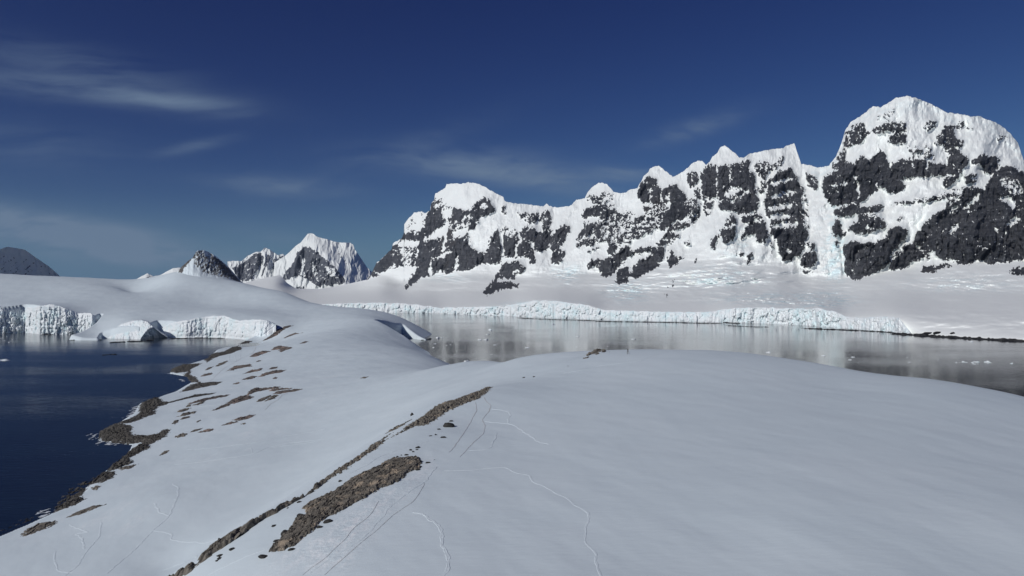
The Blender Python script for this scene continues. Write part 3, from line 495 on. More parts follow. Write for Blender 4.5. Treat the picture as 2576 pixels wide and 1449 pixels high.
# ------------------------------------------------------------------ the near island: one height field from surveyed points
V = []          # (column, row, height) seen on the print
for (x, y, z) in [(1288,1449,43.5),(1900,1449,44),(2576,1449,43.5),(3100,1449,42),(1500,1300,44.5),(2000,1300,45.5),(2576,1300,45),(1500,1150,45.3),(2000,1150,46.5),(2576,1150,45.3),(1350,1050,45.2),(2000,1050,47.2),(2576,1070,45.4),
        (1400,970,46.2),(1700,970,48),(2100,970,47.5),(1560,881,48.5),(1480,889,47.3),(1700,880,48.3),(2100,921,47.2),(2350,955,45.8),(2576,998,44.2),(2900,1080,41.5),(3200,1170,39),(1300,901,42),(1230,908,31),(1110,909,12),(1200,940,36),(1300,960,43),
        (1232,972,44.5),(1130,1010,43.5),(1000,1080,42.5),(900,1150,42),(830,1200,41.3),(700,1275,40),(600,1335,38.5),(500,1400,36.5),(440,1449,35),(1050,1155,43.6),(850,1260,42.3),(700,1380,40.8),(600,1449,39.3),(1000,1400,43),(1100,1200,43.9),(1200,1060,44.3),
        (1100,980,33),(1000,1040,28),(900,1100,24),(800,1170,21),(700,1240,19),(600,1300,17.5),(500,1370,16),(430,1430,14.5),(300,1449,12.5),(300,1400,11),(200,1449,10.5),(100,1400,6.5),(400,1250,10),(600,1150,11),(800,1080,14.5),(450,1150,4.3),(900,1020,19),(1000,970,24.5),(700,1020,9.5),(600,1060,7.5),
        (760,985,11),(900,950,16),(1000,930,18),(1080,917,15),(700,930,9.5),(600,960,6.5),(640,890,9),(560,930,4.5),(850,900,16),(950,870,18),(1040,880,13.5),(1085,895,7.5),(750,850,14),(850,840,21),(930,838,20),(1000,841,15.5),(1050,853,8.5),
        (740,822,18),(850,802,29),(960,805,30),(1010,812,20)]:
    V.append((x_of(x, d_of(y, z)), float(d_of(y, z)), z))
for (x, y, D) in [(1065,848,1025),(960,787,1230),(830,769,1260),(900,778,1240),(1010,799,1150),(1045,822,1075),(720,735,1420),(612,712,1590),(560,702,1590),(520,694,1580),(480,690,1580),(452,683,1600),(430,689,1690),(440,738,1380),(405,775,1200),(330,738,1520),(350,706,1800),(250,701,1800),(150,697,1800),(0,690,1800),(-200,682,1750),(500,760,1320),(470,720,1460),(540,725,1440),(620,760,1300),(700,780,1170),(100,760,1260),(100,725,1480),(300,760,1260),(300,725,1500),(300,800,1090),(-150,760,1260),(-150,725,1480),
        (0,771,1150),(130,771,1112),(-120,772,1150),(235,812,1085),(262,822,1050),(250,842,1000),(285,826,1008),(340,810,1022),(395,820,1018),(425,822,1008),(480,810,1016),(560,797,1028),(620,802,1018),(690,814,990),(650,850,955),(770,790,1080),(600,780,1130)]:
    V.append((x_of(x, D), D, float(z_of(y, D))))
for (x, D, z) in [(830,1500,0),(720,1700,25),(612,1900,30),(350,2100,50),(0,2100,60),(-300,2100,60),(1010,1400,-12),(1072,1250,-12),(1560,300,42),(1560,400,14),(1560,470,-3),(1900,290,38),(1900,380,8),(2100,250,39),(2100,330,10),(2350,230,33),(2350,300,6),(2576,210,32),(2576,270,6),(2900,180,30),(2900,240,4),(3300,200,10),(1300,360,31),(1300,450,9),(1300,520,-4),(1180,520,6),(1180,600,-4),(1120,660,2),(1120,740,-6),(1700,440,-2),(3600,90,38),(3600,140,20),(0,60,27),(200,68,28),(-200,100,13),(0,100,16),(200,100,19),(-500,60,24)]:
    V.append((x_of(x, D), float(D), float(z)))
SHORE = [(545,880),(520,903),(430,928),(425,940),(470,948),(480,962),(440,985),(350,1015),(335,1040),(300,1062),(250,1085),(245,1108),(330,1120),(318,1145),(270,1180),(215,1225),(130,1290),(60,1322),(0,1347),(-90,1382)]
for (x, y) in SHORE: V.append((float(x_of(x, d_of(y, 0))), float(d_of(y, 0)), 0.6))
V = np.array(V)
def _feat(X, Y): return np.stack([X / Y, np.log(Y) * 0.62], -1)
def _tps(r2): return 0.5 * r2 * np.log(r2 + 1e-12)
_c = _feat(V[:, 0], V[:, 1]); _n = len(V)
_K = _tps(((_c[:, None] - _c[None]) ** 2).sum(-1)) + np.eye(_n) * 2e-4
_Q = np.concatenate([np.ones((_n, 1)), _c], 1); _A = np.block([[_K, _Q], [_Q.T, np.zeros((3, 3))]])
_sol = np.linalg.solve(_A, np.concatenate([V[:, 2], np.zeros(3)]))
def base_z(X, Y):
    sh = np.shape(X); f = _feat(np.ravel(X), np.ravel(Y)); out = np.empty(len(f)); st = 40000
    for i in range(0, len(f), st):
        g = f[i:i + st]; r2 = ((g[:, None, 0] - _c[None, :, 0]) ** 2 + (g[:, None, 1] - _c[None, :, 1]) ** 2)
        out[i:i + st] = _tps(r2) @ _sol[:_n] + _sol[_n] + g @ _sol[_n + 1:]
    return out.reshape(sh)
gp = lambda x, y, b=0.0: (float(x_of(x, d_of(y, 0) + b)), float(d_of(y, 0) + b))
CB_A = [(-260, 834), (-120, 838), (0, 838.5), (62, 836.5), (100, 841), (165, 841), (195, 840), (232, 841.5), (252, 838)]
CB_M = [(258, 852), (275, 852), (310, 853), (352, 854)]
CB_C = [(424, 852), (470, 850.5), (520, 849.5), (568, 850.5), (600, 853), (640, 857)]
BAY = [gp(x, y, 7) for x, y in CB_A] + [gp(238, 842), gp(205, 849), gp(172, 855), gp(200, 856.5), gp(250, 856.5)] + [gp(x, y, 7) for x, y in CB_M] + [(float(x_of(374, 1014)), 1014.0), (float(x_of(398, 1050)), 1050.0), (float(x_of(424, 1044)), 1044.0), (float(x_of(446, 1026)), 1026.0)] + [gp(x, y, 7) for x, y in CB_C[1:]] + [gp(618, 859)] + [gp(x, y) for x, y in SHORE] + [(-330, 130), (-900, 300), (-1600, 900)]
CHAN = [(-40, 1500), gp(1078, 853.5), gp(1072, 856), gp(1050, 854), gp(1012, 846.5), (x_of(972, 955), 955), (x_of(950, 925), 925), (x_of(985, 893), 893), (x_of(1022, 868), 868), (x_of(1055, 835), 835), (x_of(1078, 790), 790), (x_of(1092, 740), 740), (x_of(1104, 700), 700), (x_of(1112, 672), 672), (10, 600), (80, 560), (300, 520), (1500, 560), (1500, 2600), (200, 2600)]
def terrain(X, Y, rough=True):
    z = base_z(X, Y)
    if rough:
        am = np.clip(Y / 260, .35, 2.2); z = z + am * (.34 * fbm(X / 34, Y / 34, 3, 50)) + .08 * fbm(X / 6 + .4 * Y / 6, Y / 9, 3, 51) + .12 * fbm((X + .5 * Y) / 16, (Y - .5 * X) / 42, 3, 52)
    near = Y > 150
    def cut(z, poly, w, pw, deep):
        d = line_dist(X, Y, poly); ins = in_poly(X, Y, poly); s = np.where(ins, 0, np.clip(d / w, 0, 1))
        s = (1 - (1 - s) ** 2) ** pw if pw != 1 else sstep(0, 1, s)
        return np.where(ins, -deep, z * s - deep * (1 - s) * (s < .02))
    z = cut(z, BAY, 4.0, 1, 3.0)
    wn = 5 + 17 * sstep(880, 780, Y)
    return cut(z, CHAN, wn, .5, 5.0)
def hit(pts, lo=45.0, hi=2000.0):
    """where the sight lines through points of the print meet the ground: world x, y, z"""
    p = np.asarray(pts, float); ds = np.geomspace(lo, hi, 700)
    X = (p[:, None, 0] - 1288) / FPX * ds; Y = np.repeat(ds[None], len(p), 0)
    gap = np.maximum(terrain(X, Y), 0) - z_of(p[:, 1:2], Y)
    i = np.argmax(gap > 0, 1); i = np.where((gap > 0).any(1), np.maximum(i, 1), len(ds) - 1); k = np.arange(len(p))
    g0, g1 = gap[k, i - 1], gap[k, i]; f = np.clip(-g0 / (g1 - g0 + 1e-9), 0, 1); D = ds[i - 1] + f * (ds[i] - ds[i - 1])
    return np.stack([(p[:, 0] - 1288) / FPX * D, D, z_of(p[:, 1], D)], -1)
def build_island():
    th = np.concatenate([np.linspace(-1.15, -.76, 70), np.linspace(-.755, .755, 1150), np.linspace(.76, 1.5, 90)])
    ds = np.concatenate([np.geomspace(30, 60, 60)[:-1], np.geomspace(60, 420, 420)[:-1], np.geomspace(420, 1150, 360)[:-1], np.geomspace(1150, 2150, 110)])
    Y = np.repeat(ds[:, None], len(th), 1); X = Y * th[None]
    Z = terrain(X, Y)
    P = np.stack([X, Y, Z], -1); q = grid_quads(len(ds), len(th)); zq = Z.ravel()[q].max(1); q = q[zq > -2.9]
    co, q, _ = compact(P.reshape(-1, 3), q, {})
    tr = [tuple(p[:2]) for p in hit(tile(S("1300,540 1420,600 1330,700 1270,800 1130,900 1000,1040 760,1449 60,1449 160,1290 330,1230 700,960 950,820 1130,700 1220,640"), 1000, 1500, 1.802))]
    x, y = co[:, 0], co[:, 1]; sd = line_dist(x, y, tr); sd = np.where(in_poly(x, y, tr), sd, -sd); tramp = sstep(-1.5, 4.5, sd + 2.5 * fbm(x / 6, y / 6, 3, 70)) * .9
    tramp = np.maximum(tramp, .5 * sstep(.05, .5, fbm(x / 14, y / 30, 3, 71)) * ((y > 150) & (y < 480) & (x < -95)))
    tag(mesh_obj('snow_field', co, q, M_SNOW, attrs={'tramp': tramp}), 'smooth snow covered island in the foreground joined to the snow hill behind the bay', 'snow field', None, 'structure')
build_island()

# ---- the rocky knoll and the snow cone that sweeps up to it
KF = [(440, 690), (452, 704), (470, 718), (495, 724), (530, 722), (570, 718), (600, 718), (624, 722)]
_kh = hit([(x, y + 6) for x, y in KF], 45, 1900)
KD = [(p[0], float(min(h[1], 1600)) + 3) for p, h in zip(KF, _kh)]
KSKY = [(440, 689), (449, 682)] + t4("1700,390 1770,330 1800,312 1830,260 1852,238 1900,234 1950,250 2020,290 2080,340 2140,390 2200,460 2260,530 2310,570") + [(624, 720)]
far_peak('rocky_knoll', 'dark rocky knoll rising like a shark fin from the snow hill', 'rocky knoll', (425, 650, 600, 770), KSKY, KF,
         [(1, [(447, 686), (458, 668), (470, 655), (490, 629), (496, 632), (491, 646), (478, 657), (468, 670), (456, 686)]), (.62, [(490, 636), (498, 629), (522, 634), (548, 650), (572, 676), (598, 704), (616, 715), (579, 702), (530, 691), (506, 684), (487, 662)]), (.9, [(528, 637), (560, 660), (594, 696), (614, 714), (590, 704), (560, 684), (538, 656)]), (.25, [(505, 632), (518, 633), (534, 646), (520, 646)])],
         lambda x: ip(x, KD), lambda x: ip(x, [(425, 1606), (456, 1604), (640, 1730)]), mk_mountain('knoll_face', (.07, .064, .06, 1), (.15, .138, .128, 1), 3.0, .14, 1.0, (.71, .785, .815, 1)), np.arange(441, 623, .8), 170, (7, 4),
         None, 0, 'thing', .9, .5, ((15, -14), (60, -70), (200, -220)), .3,
         [(lambda x: np.minimum(ip(x, [(440, 690), (470, 701), (500, 703), (560, 706), (624, 720)]), ip(x, KF) + 4), lambda x: ip(x, [(440, 1596), (470, 1556), (500, 1540), (560, 1556), (624, 1600)])),
          (lambda x: ip(x, [(440, 689.5), (470, 678), (485, 672), (520, 684), (560, 692), (624, 719)]), lambda x: ip(x, [(440, 1600), (470, 1588), (485, 1586), (520, 1590), (560, 1612), (624, 1660)]))])

# ------------------------------------------------------------------ ice cliffs
def ice_cliff(label, base, top, lean, seed, amp=3.0, mat=None, cap=26, nv=46, step=1.0, group='ice cliffs along the water', cell=9.0, over=0.0, dist=None):
    xs = np.arange(base[0][0], base[-1][0] + .01, step); nb = len(xs); yb = ip(xs, base); yt = ip(xs, top)
    Db = d_of(yb, 0) if dist is None else ip(xs, dist); t = np.linspace(0, 1, nv)[:, None]
    endf = np.clip(np.minimum(xs - xs[0], xs[-1] - xs) / 8, 0, 1)[None]
    yt = yt - endf[0] * (1.0 + .5 * amp) * fbm(xs / 22, xs * 0, 3, seed + 8) - .9 * fbm(xs / 7, xs * 0, 3, seed + 1) - .9 * np.abs(fbm(xs / 3, xs * 0, 2, seed + 2))
    y = yb[None] + (yt - yb)[None] * t; x = np.repeat(xs[None], nv, 0)
    edge, hid, ox, oy = worley((x + 4 * fbm(x / 12, y / 9, 2, seed)) / cell, y / (cell * 1.5), seed)
    rel = amp * (_hr[hid, 1] - .5) * 1.5 + amp * 1.1 * fbm(x / 5, y / 8, 4, seed, .6) + amp * .9 * (ridged(x / 13, y / 60, 2, seed + 4) - .5) + 1.2 * amp * np.clip(.18 - edge, 0, 1) * 2.5 + amp * 1.2 * fbm(x / 34, y * 0, 2, seed + 6)
    d = Db[None] + lean * t ** 1.6 + rel * endf * np.sin(np.pi * np.clip(t * .92 + .1, 0, 1)) ** .5 - over * np.exp(-((t - .93) / .06) ** 2) + over * 1.3 * np.exp(-((t - .10) / .08) ** 2)
    P = np.stack([x_of(x, d), d, z_of(y, d)], -1)
    foot = P[0].copy(); foot[:, 2] = -2; top_r = P[-1]; rows = [foot[None], P]
    for dd, dz in ((1.5, .25), (cap * .4, -.3), (cap, -3.0), (cap, -20)):
        f = (top_r[:, 1] + dd) / top_r[:, 1]; rows.append(np.stack([top_r[:, 0] * f, top_r[:, 1] + dd, np.maximum(top_r[:, 2] + dz, -3)], -1)[None])
    P = np.concatenate(rows, 0)
    return tag(mesh_obj('ice_cliff', P, grid_quads(P.shape[0], nb), mat or M_ICE), label, 'ice cliff', group)
ice_cliff('broken blue white ice cliff at the left end of the bay', CB_A, [(-260, 766), (-120, 770), (0, 770), (16, 773), (40, 783), (70, 774), (102, 769), (126, 766), (150, 770), (177, 781), (198, 789), (228, 788), (242, 802), (258, 814)], 12, 60, 4.2, cell=13)
ice_cliff('tall curved ice cliff with a sharp lip at the back of the bay', [(408, 853)] + CB_C[:-1] + [(640, 857), (656, 852), (672, 838), (694, 817)], [(408, 826), (430, 813), (456, 808), (497, 800), (537, 795), (564, 794), (585, 802), (604, 808), (630, 805), (658, 804.5), (675, 808), (694, 815)], 9, 83, 1.7, cell=16, over=.8,
          dist=[(408, 1036), (424, 1030), (446, 1016), (470, 1011), (520, 1020), (568, 1011), (600, 991), (640, 961), (656, 954), (672, 954), (694, 960)])
def ice_mound():
    # a bulging snow and ice lobe: lit face to the left, sharp corner, shaded face to the right
    A = [(256, 852), (300, 853), (352, 855), (424, 853)]; B = [(256, 849), (280, 830), (309, 815), (335, 807.5), (357, 806), (372, 810), (386, 822), (405, 838), (424, 851)]
    xs = np.arange(256, 424.1, 1.0); nv = 40; t = np.linspace(0, 1, nv)[:, None]; yb = ip(xs, A); yt = ip(xs, B); y = yb + (yt - yb) * t; x = np.repeat(xs[None], nv, 0)
    corner = 352 + (387 - 352) * t                        # the corner edge climbs to the right
    d = 985 + .22 * np.maximum(corner - x, 0) + .66 * np.maximum(x - corner, 0) + 12 * t ** 1.5 + 2.0 * fbm(x / 14, y / 14, 3, 90) - 2.2 * np.exp(-((x - 322) / 5.0) ** 2) * (1 - t) + 3.5 * np.exp(-((x - 268) / 10) ** 2 - ((t - .1) / .2) ** 2) + 1.4 * fbm(x / 4, y / 6, 3, 91) + (-2.0) * sstep(.80, .95, t)
    P = np.stack([x_of(x, d), d, z_of(y, d)], -1); foot = P[0].copy(); foot[:, 2] = -2; rows = [foot[None], P]
    for dd, dz in ((3, .4), (14, .8), (30, -3), (30, -30)):
        f = (P[-1][:, 1] + dd) / P[-1][:, 1]; rows.append(np.stack([P[-1][:, 0] * f, P[-1][:, 1] + dd, np.maximum(P[-1][:, 2] + dz, -3)], -1)[None])
    P = np.concatenate(rows, 0)
    tag(mesh_obj('ice_cliff', P, grid_quads(P.shape[0], len(xs)), M_ICE), 'bulging ice mound with one sunlit and one shaded face beside the low snow spit', 'ice cliff', 'ice cliffs along the water')
ice_mound()
FB = lambda a, b: [(a, float(ip(a, FRONT_BASE)))] + [p for p in FRONT_BASE if a < p[0] < b] + [(b, float(ip(b, FRONT_BASE)))]
FT = lambda a, b: [(a, float(ip(a, FRONT_TOP)))] + [p for p in FRONT_TOP if a < p[0] < b] + [(b, float(ip(b, FRONT_TOP)))]
for a, b, lab, sd, am in ((600, 1098, 'long pale ice cliff of the glacier front beyond the snow hill', 101, 4.5), (1098, 1285, 'low ice cliff with shadowed bluish clefts in the glacier front', 113, 5.5), (1285, 1392, 'high blue tinted ice cliff topped by a cracked snow step', 127, 4.5), (1392, 1535, 'white wedge of ice cliff standing behind dark shore reefs', 131, 3.8), (1535, 1835, 'long low cream white ice cliff under the jagged ridge', 149, 3.0), (1835, 2118, 'crumpled broken ice cliff with a dark cave at its foot', 157, 5.0), (2118, 2292, 'rounded smooth ice cliff ending at the snow bank', 163, 2.6)):
    ice_cliff(lab, FB(a, b), FT(a, b) if b < 2290 else FT(a, 2262) + [(2284, 828), (2292, 838.5)], 8, sd, am, M_ICE_FAR, cap=24, nv=34, step=.9, cell=8 if am > 3 else 16, group='ice cliffs of the far glacier front')
# ------------------------------------------------------------------ rocks lying bare of snow
Q1 = (1000, 1500, 1.802); Q2 = (650, 1780, 2.7653); Q3 = (2250, 1350, 6.44); Q4 = (600, 1250, 2.8986); Q8 = (0, 1250, 1.3746); Q5 = (1600, 1500, 1.8018); Q6 = (1250, 1100, 2.1467); Q7 = (2300, 1100, 1.4343); Q9 = (3300, 1150, 3.2199)
def outcrop(name, label, cat, world, mat, H, cell, group=None, edge=None, tan=0.0, seed=0, holes=(), spacing=None, stretch=2.0, kind=None, rag=.55, dome=None, gap=.25):
    """a patch of broken rock: world = outline on the ground; blocks with flat tilted tops, ragged at the edge"""
    w = np.array([p[:2] for p in world]); c = w.mean(0); u, sv, vt = np.linalg.svd(w - c); ax = vt[0] * (1 if vt[0][0] > 0 else -1); ay = np.array([-ax[1], ax[0]])
    loc = np.stack([(w - c) @ ax, (w - c) @ ay], -1); lo, hi = loc.min(0), loc.max(0); Dm = w[:, 1].min()
    s = spacing or float(np.clip(Dm / FPX * 1.25, .09, 1.3)); span = hi - lo; s = max(s, math.sqrt(span[0] * span[1] / 300000)); wid = min(span) + .01
    a, b = np.meshgrid(np.arange(lo[0] - s, hi[0] + 2 * s, s), np.arange(lo[1] - s, hi[1] + 2 * s, s))
    X = c[0] + a * ax[0] + b * ay[0]; Y = c[1] + a * ax[1] + b * ay[1]
    sd = line_dist(a, b, [tuple(p) for p in loc]); sd = np.where(in_poly(a, b, [tuple(p) for p in loc]), sd, -sd)
    for h in holes:
        hp = [tuple(p[:2]) for p in h]; hd = line_dist(X, Y, hp); hd = np.where(in_poly(X, Y, hp), -hd, hd); sd = np.minimum(sd, hd - .45)
    e = edge or max(.25 * wid, 2 * s); e = min(e, .45 * wid)
    sd = sd + .35 * min(e, .6) - gap * e * 3 * np.clip(fbm(a / (cell * 16), b / (cell * 7), 3, seed + 12) - .10, 0, 1) + rag * min(e, 2.0) * 1.5 * fbm(a / (cell * 2.6), b / (cell * 2.0), 3, seed) + 1.3 * cell * fbm(a / (cell * 1.3 * stretch), b / (cell * 1.1), 2, seed + 8)
    k1, h1, ox, oy = worley((a + .3 * cell * fbm(a / cell, b / cell, 2, seed + 3)) / (cell * stretch), b / cell, seed + 1)
    k2, h2, px, py = worley(a / (cell * .45 * stretch), b / (cell * .45), seed + 2)
    k3, h3, qx, qy = worley((a + cell * fbm(a / (2 * cell), b / (2 * cell), 2, seed + 4)) / (cell * 3.2 * stretch), b / (cell * 2.6), seed + 6)
    slab = (_hr[h3, 0] > .60) & (k3 > .10); k1 = np.where(slab, .3, k1); h1 = np.where(slab, h3, h1); ox = np.where(slab, qx * 1.6, ox); oy = np.where(slab, qy * 1.6, oy)
    f = sstep(0, 1, np.clip(sd / e, 0, 1)) ** .6
    z = (.34 * H if dome is None else dome) * f + H * f * (-.04 + .50 * _hr[h1, 1] + .45 * (_hr[h1, 2] - .5) * ox + .5 * (_hr[h1, 3] - .5) * oy + np.where(slab, .05, .22) * (_hr[h2, 1] - .3) + .12 * fbm(a / cell * 2.5, b / cell * 2.5, 3, seed + 5) - .35 * np.clip(.16 - k1, 0, 1) * 4 * .5) + .5 * H * f * fbm(a / (cell * 7), b / (cell * 5), 2, seed + 7)
    base = np.maximum(terrain(X, Y), -.5); z = base + z - .12 * min(H, 1)
    q = grid_quads(a.shape[0], a.shape[1], (sd[:-1, :-1] > -s) & (sd[1:, 1:] > -s) & (sd[1:, :-1] > -s))
    if len(q) < 3: return None
    co, q, at = compact(np.stack([X, Y, z], -1).reshape(-1, 3), q, {'cell': .5 * _hr[h1, 0] + .5 * _hr[h2, 3], 'tan': np.clip(tan + .9 * fbm(a / (cell * 9), b / (cell * 6), 3, seed + 9), 0, 1)})
    o = mesh_obj(name, co, q, mat, attrs=at, smooth=False)
    return tag(o, label, cat, group, kind)
# the long crest of rock that falls along the edge of the near hill: lower edge on the print, breadth in metres
low = tile(S("1738,86 1715,115 1680,145 1640,175 1560,200 1480,235 1400,275 1350,310 1300,345 1245,368 1200,365 1100,410 1030,440 960,480 900,540 800,600 720,655 640,715 590,740 540,775"), *Q1)
wid = [.6, 3, 5, 6.5, 8, 9, 9.5, 9.5, 9, 7.5, 5.0, 3.0, 2.2, 2.0, 1.8, 1.7, 2.0, 2.0, 1.6, 1.0]
low2 = tile(S("540,775 440,850 340,905 240,965 170,1005 100,1048 0,1108"), *Q1) + tile(S("980,918 900,960 860,1010 700,1115 600,1185 480,1258 400,1310 310,1355 210,1420 140,1449 60,1500"), *Q2)
wid2 = [.7, 1.0, .7, 1.3, 1.8, 2.2, 2.4, 2.0, 2.4, 2.6, 3.6, 3.4, 2.6, 1.5, 1.4, 1.2, 1.1, 1.0]
def crest(low, wid):
    P = hit(low, 45, 230)[:, :2]; T = np.gradient(P, axis=0); N = np.stack([T[:, 1], -T[:, 0]], -1); N /= np.linalg.norm(N, axis=1)[:, None]
    N[N[:, 0] > 0] *= -1
    return [tuple(p) for p in P] + [tuple(p) for p in (P + N * np.array(wid)[:, None])[::-1]]
holeA = [tuple(p[:2]) for p in hit(tile(S("1285,262 1200,296 1090,372 1000,438 940,480 1010,452 1100,392 1190,330 1250,298"), *Q1), 45, 230)]
outcrop('rock_crest', 'long crest of brown scree broad at its top end and narrowing down the near slope', 'rock outcrop', crest(low, wid), M_ROCK, .34, .28, 'rock outcrops on the near hill', dome=1.0, edge=4.2, tan=.36, seed=201, holes=[holeA], spacing=.10)
outcrop('rock_crest', 'thin broken row of dark rocks running down to the lower edge of the near slope', 'rock outcrop', crest(low2, wid2), M_ROCK, .8, .65, 'rock outcrops on the near hill', dome=.55, edge=.9, gap=.6, tan=.0, seed=215, spacing=.09)
scree = hit(tile(S("1200,590 1240,628 1215,650 1225,672 1135,700 1080,765 1010,790 925,820 845,878 725,935 640,990 560,1015 500,1065 455,1120 400,1160 330,1215 245,1265 145,1270 185,1220 240,1150 310,1090 340,1030 430,1000 385,955 440,915 520,880 620,830 720,760 820,705 930,660 965,625 1040,605 1130,598"), *Q1), 45, 150)
outcrop('scree_patch', 'broad spindle of grey and tan scree lying on the near snow slope', 'rock outcrop', scree, M_ROCK, .36, .25, 'rock outcrops on the near hill', dome=.25, edge=.7, tan=.48, seed=231, spacing=.06)

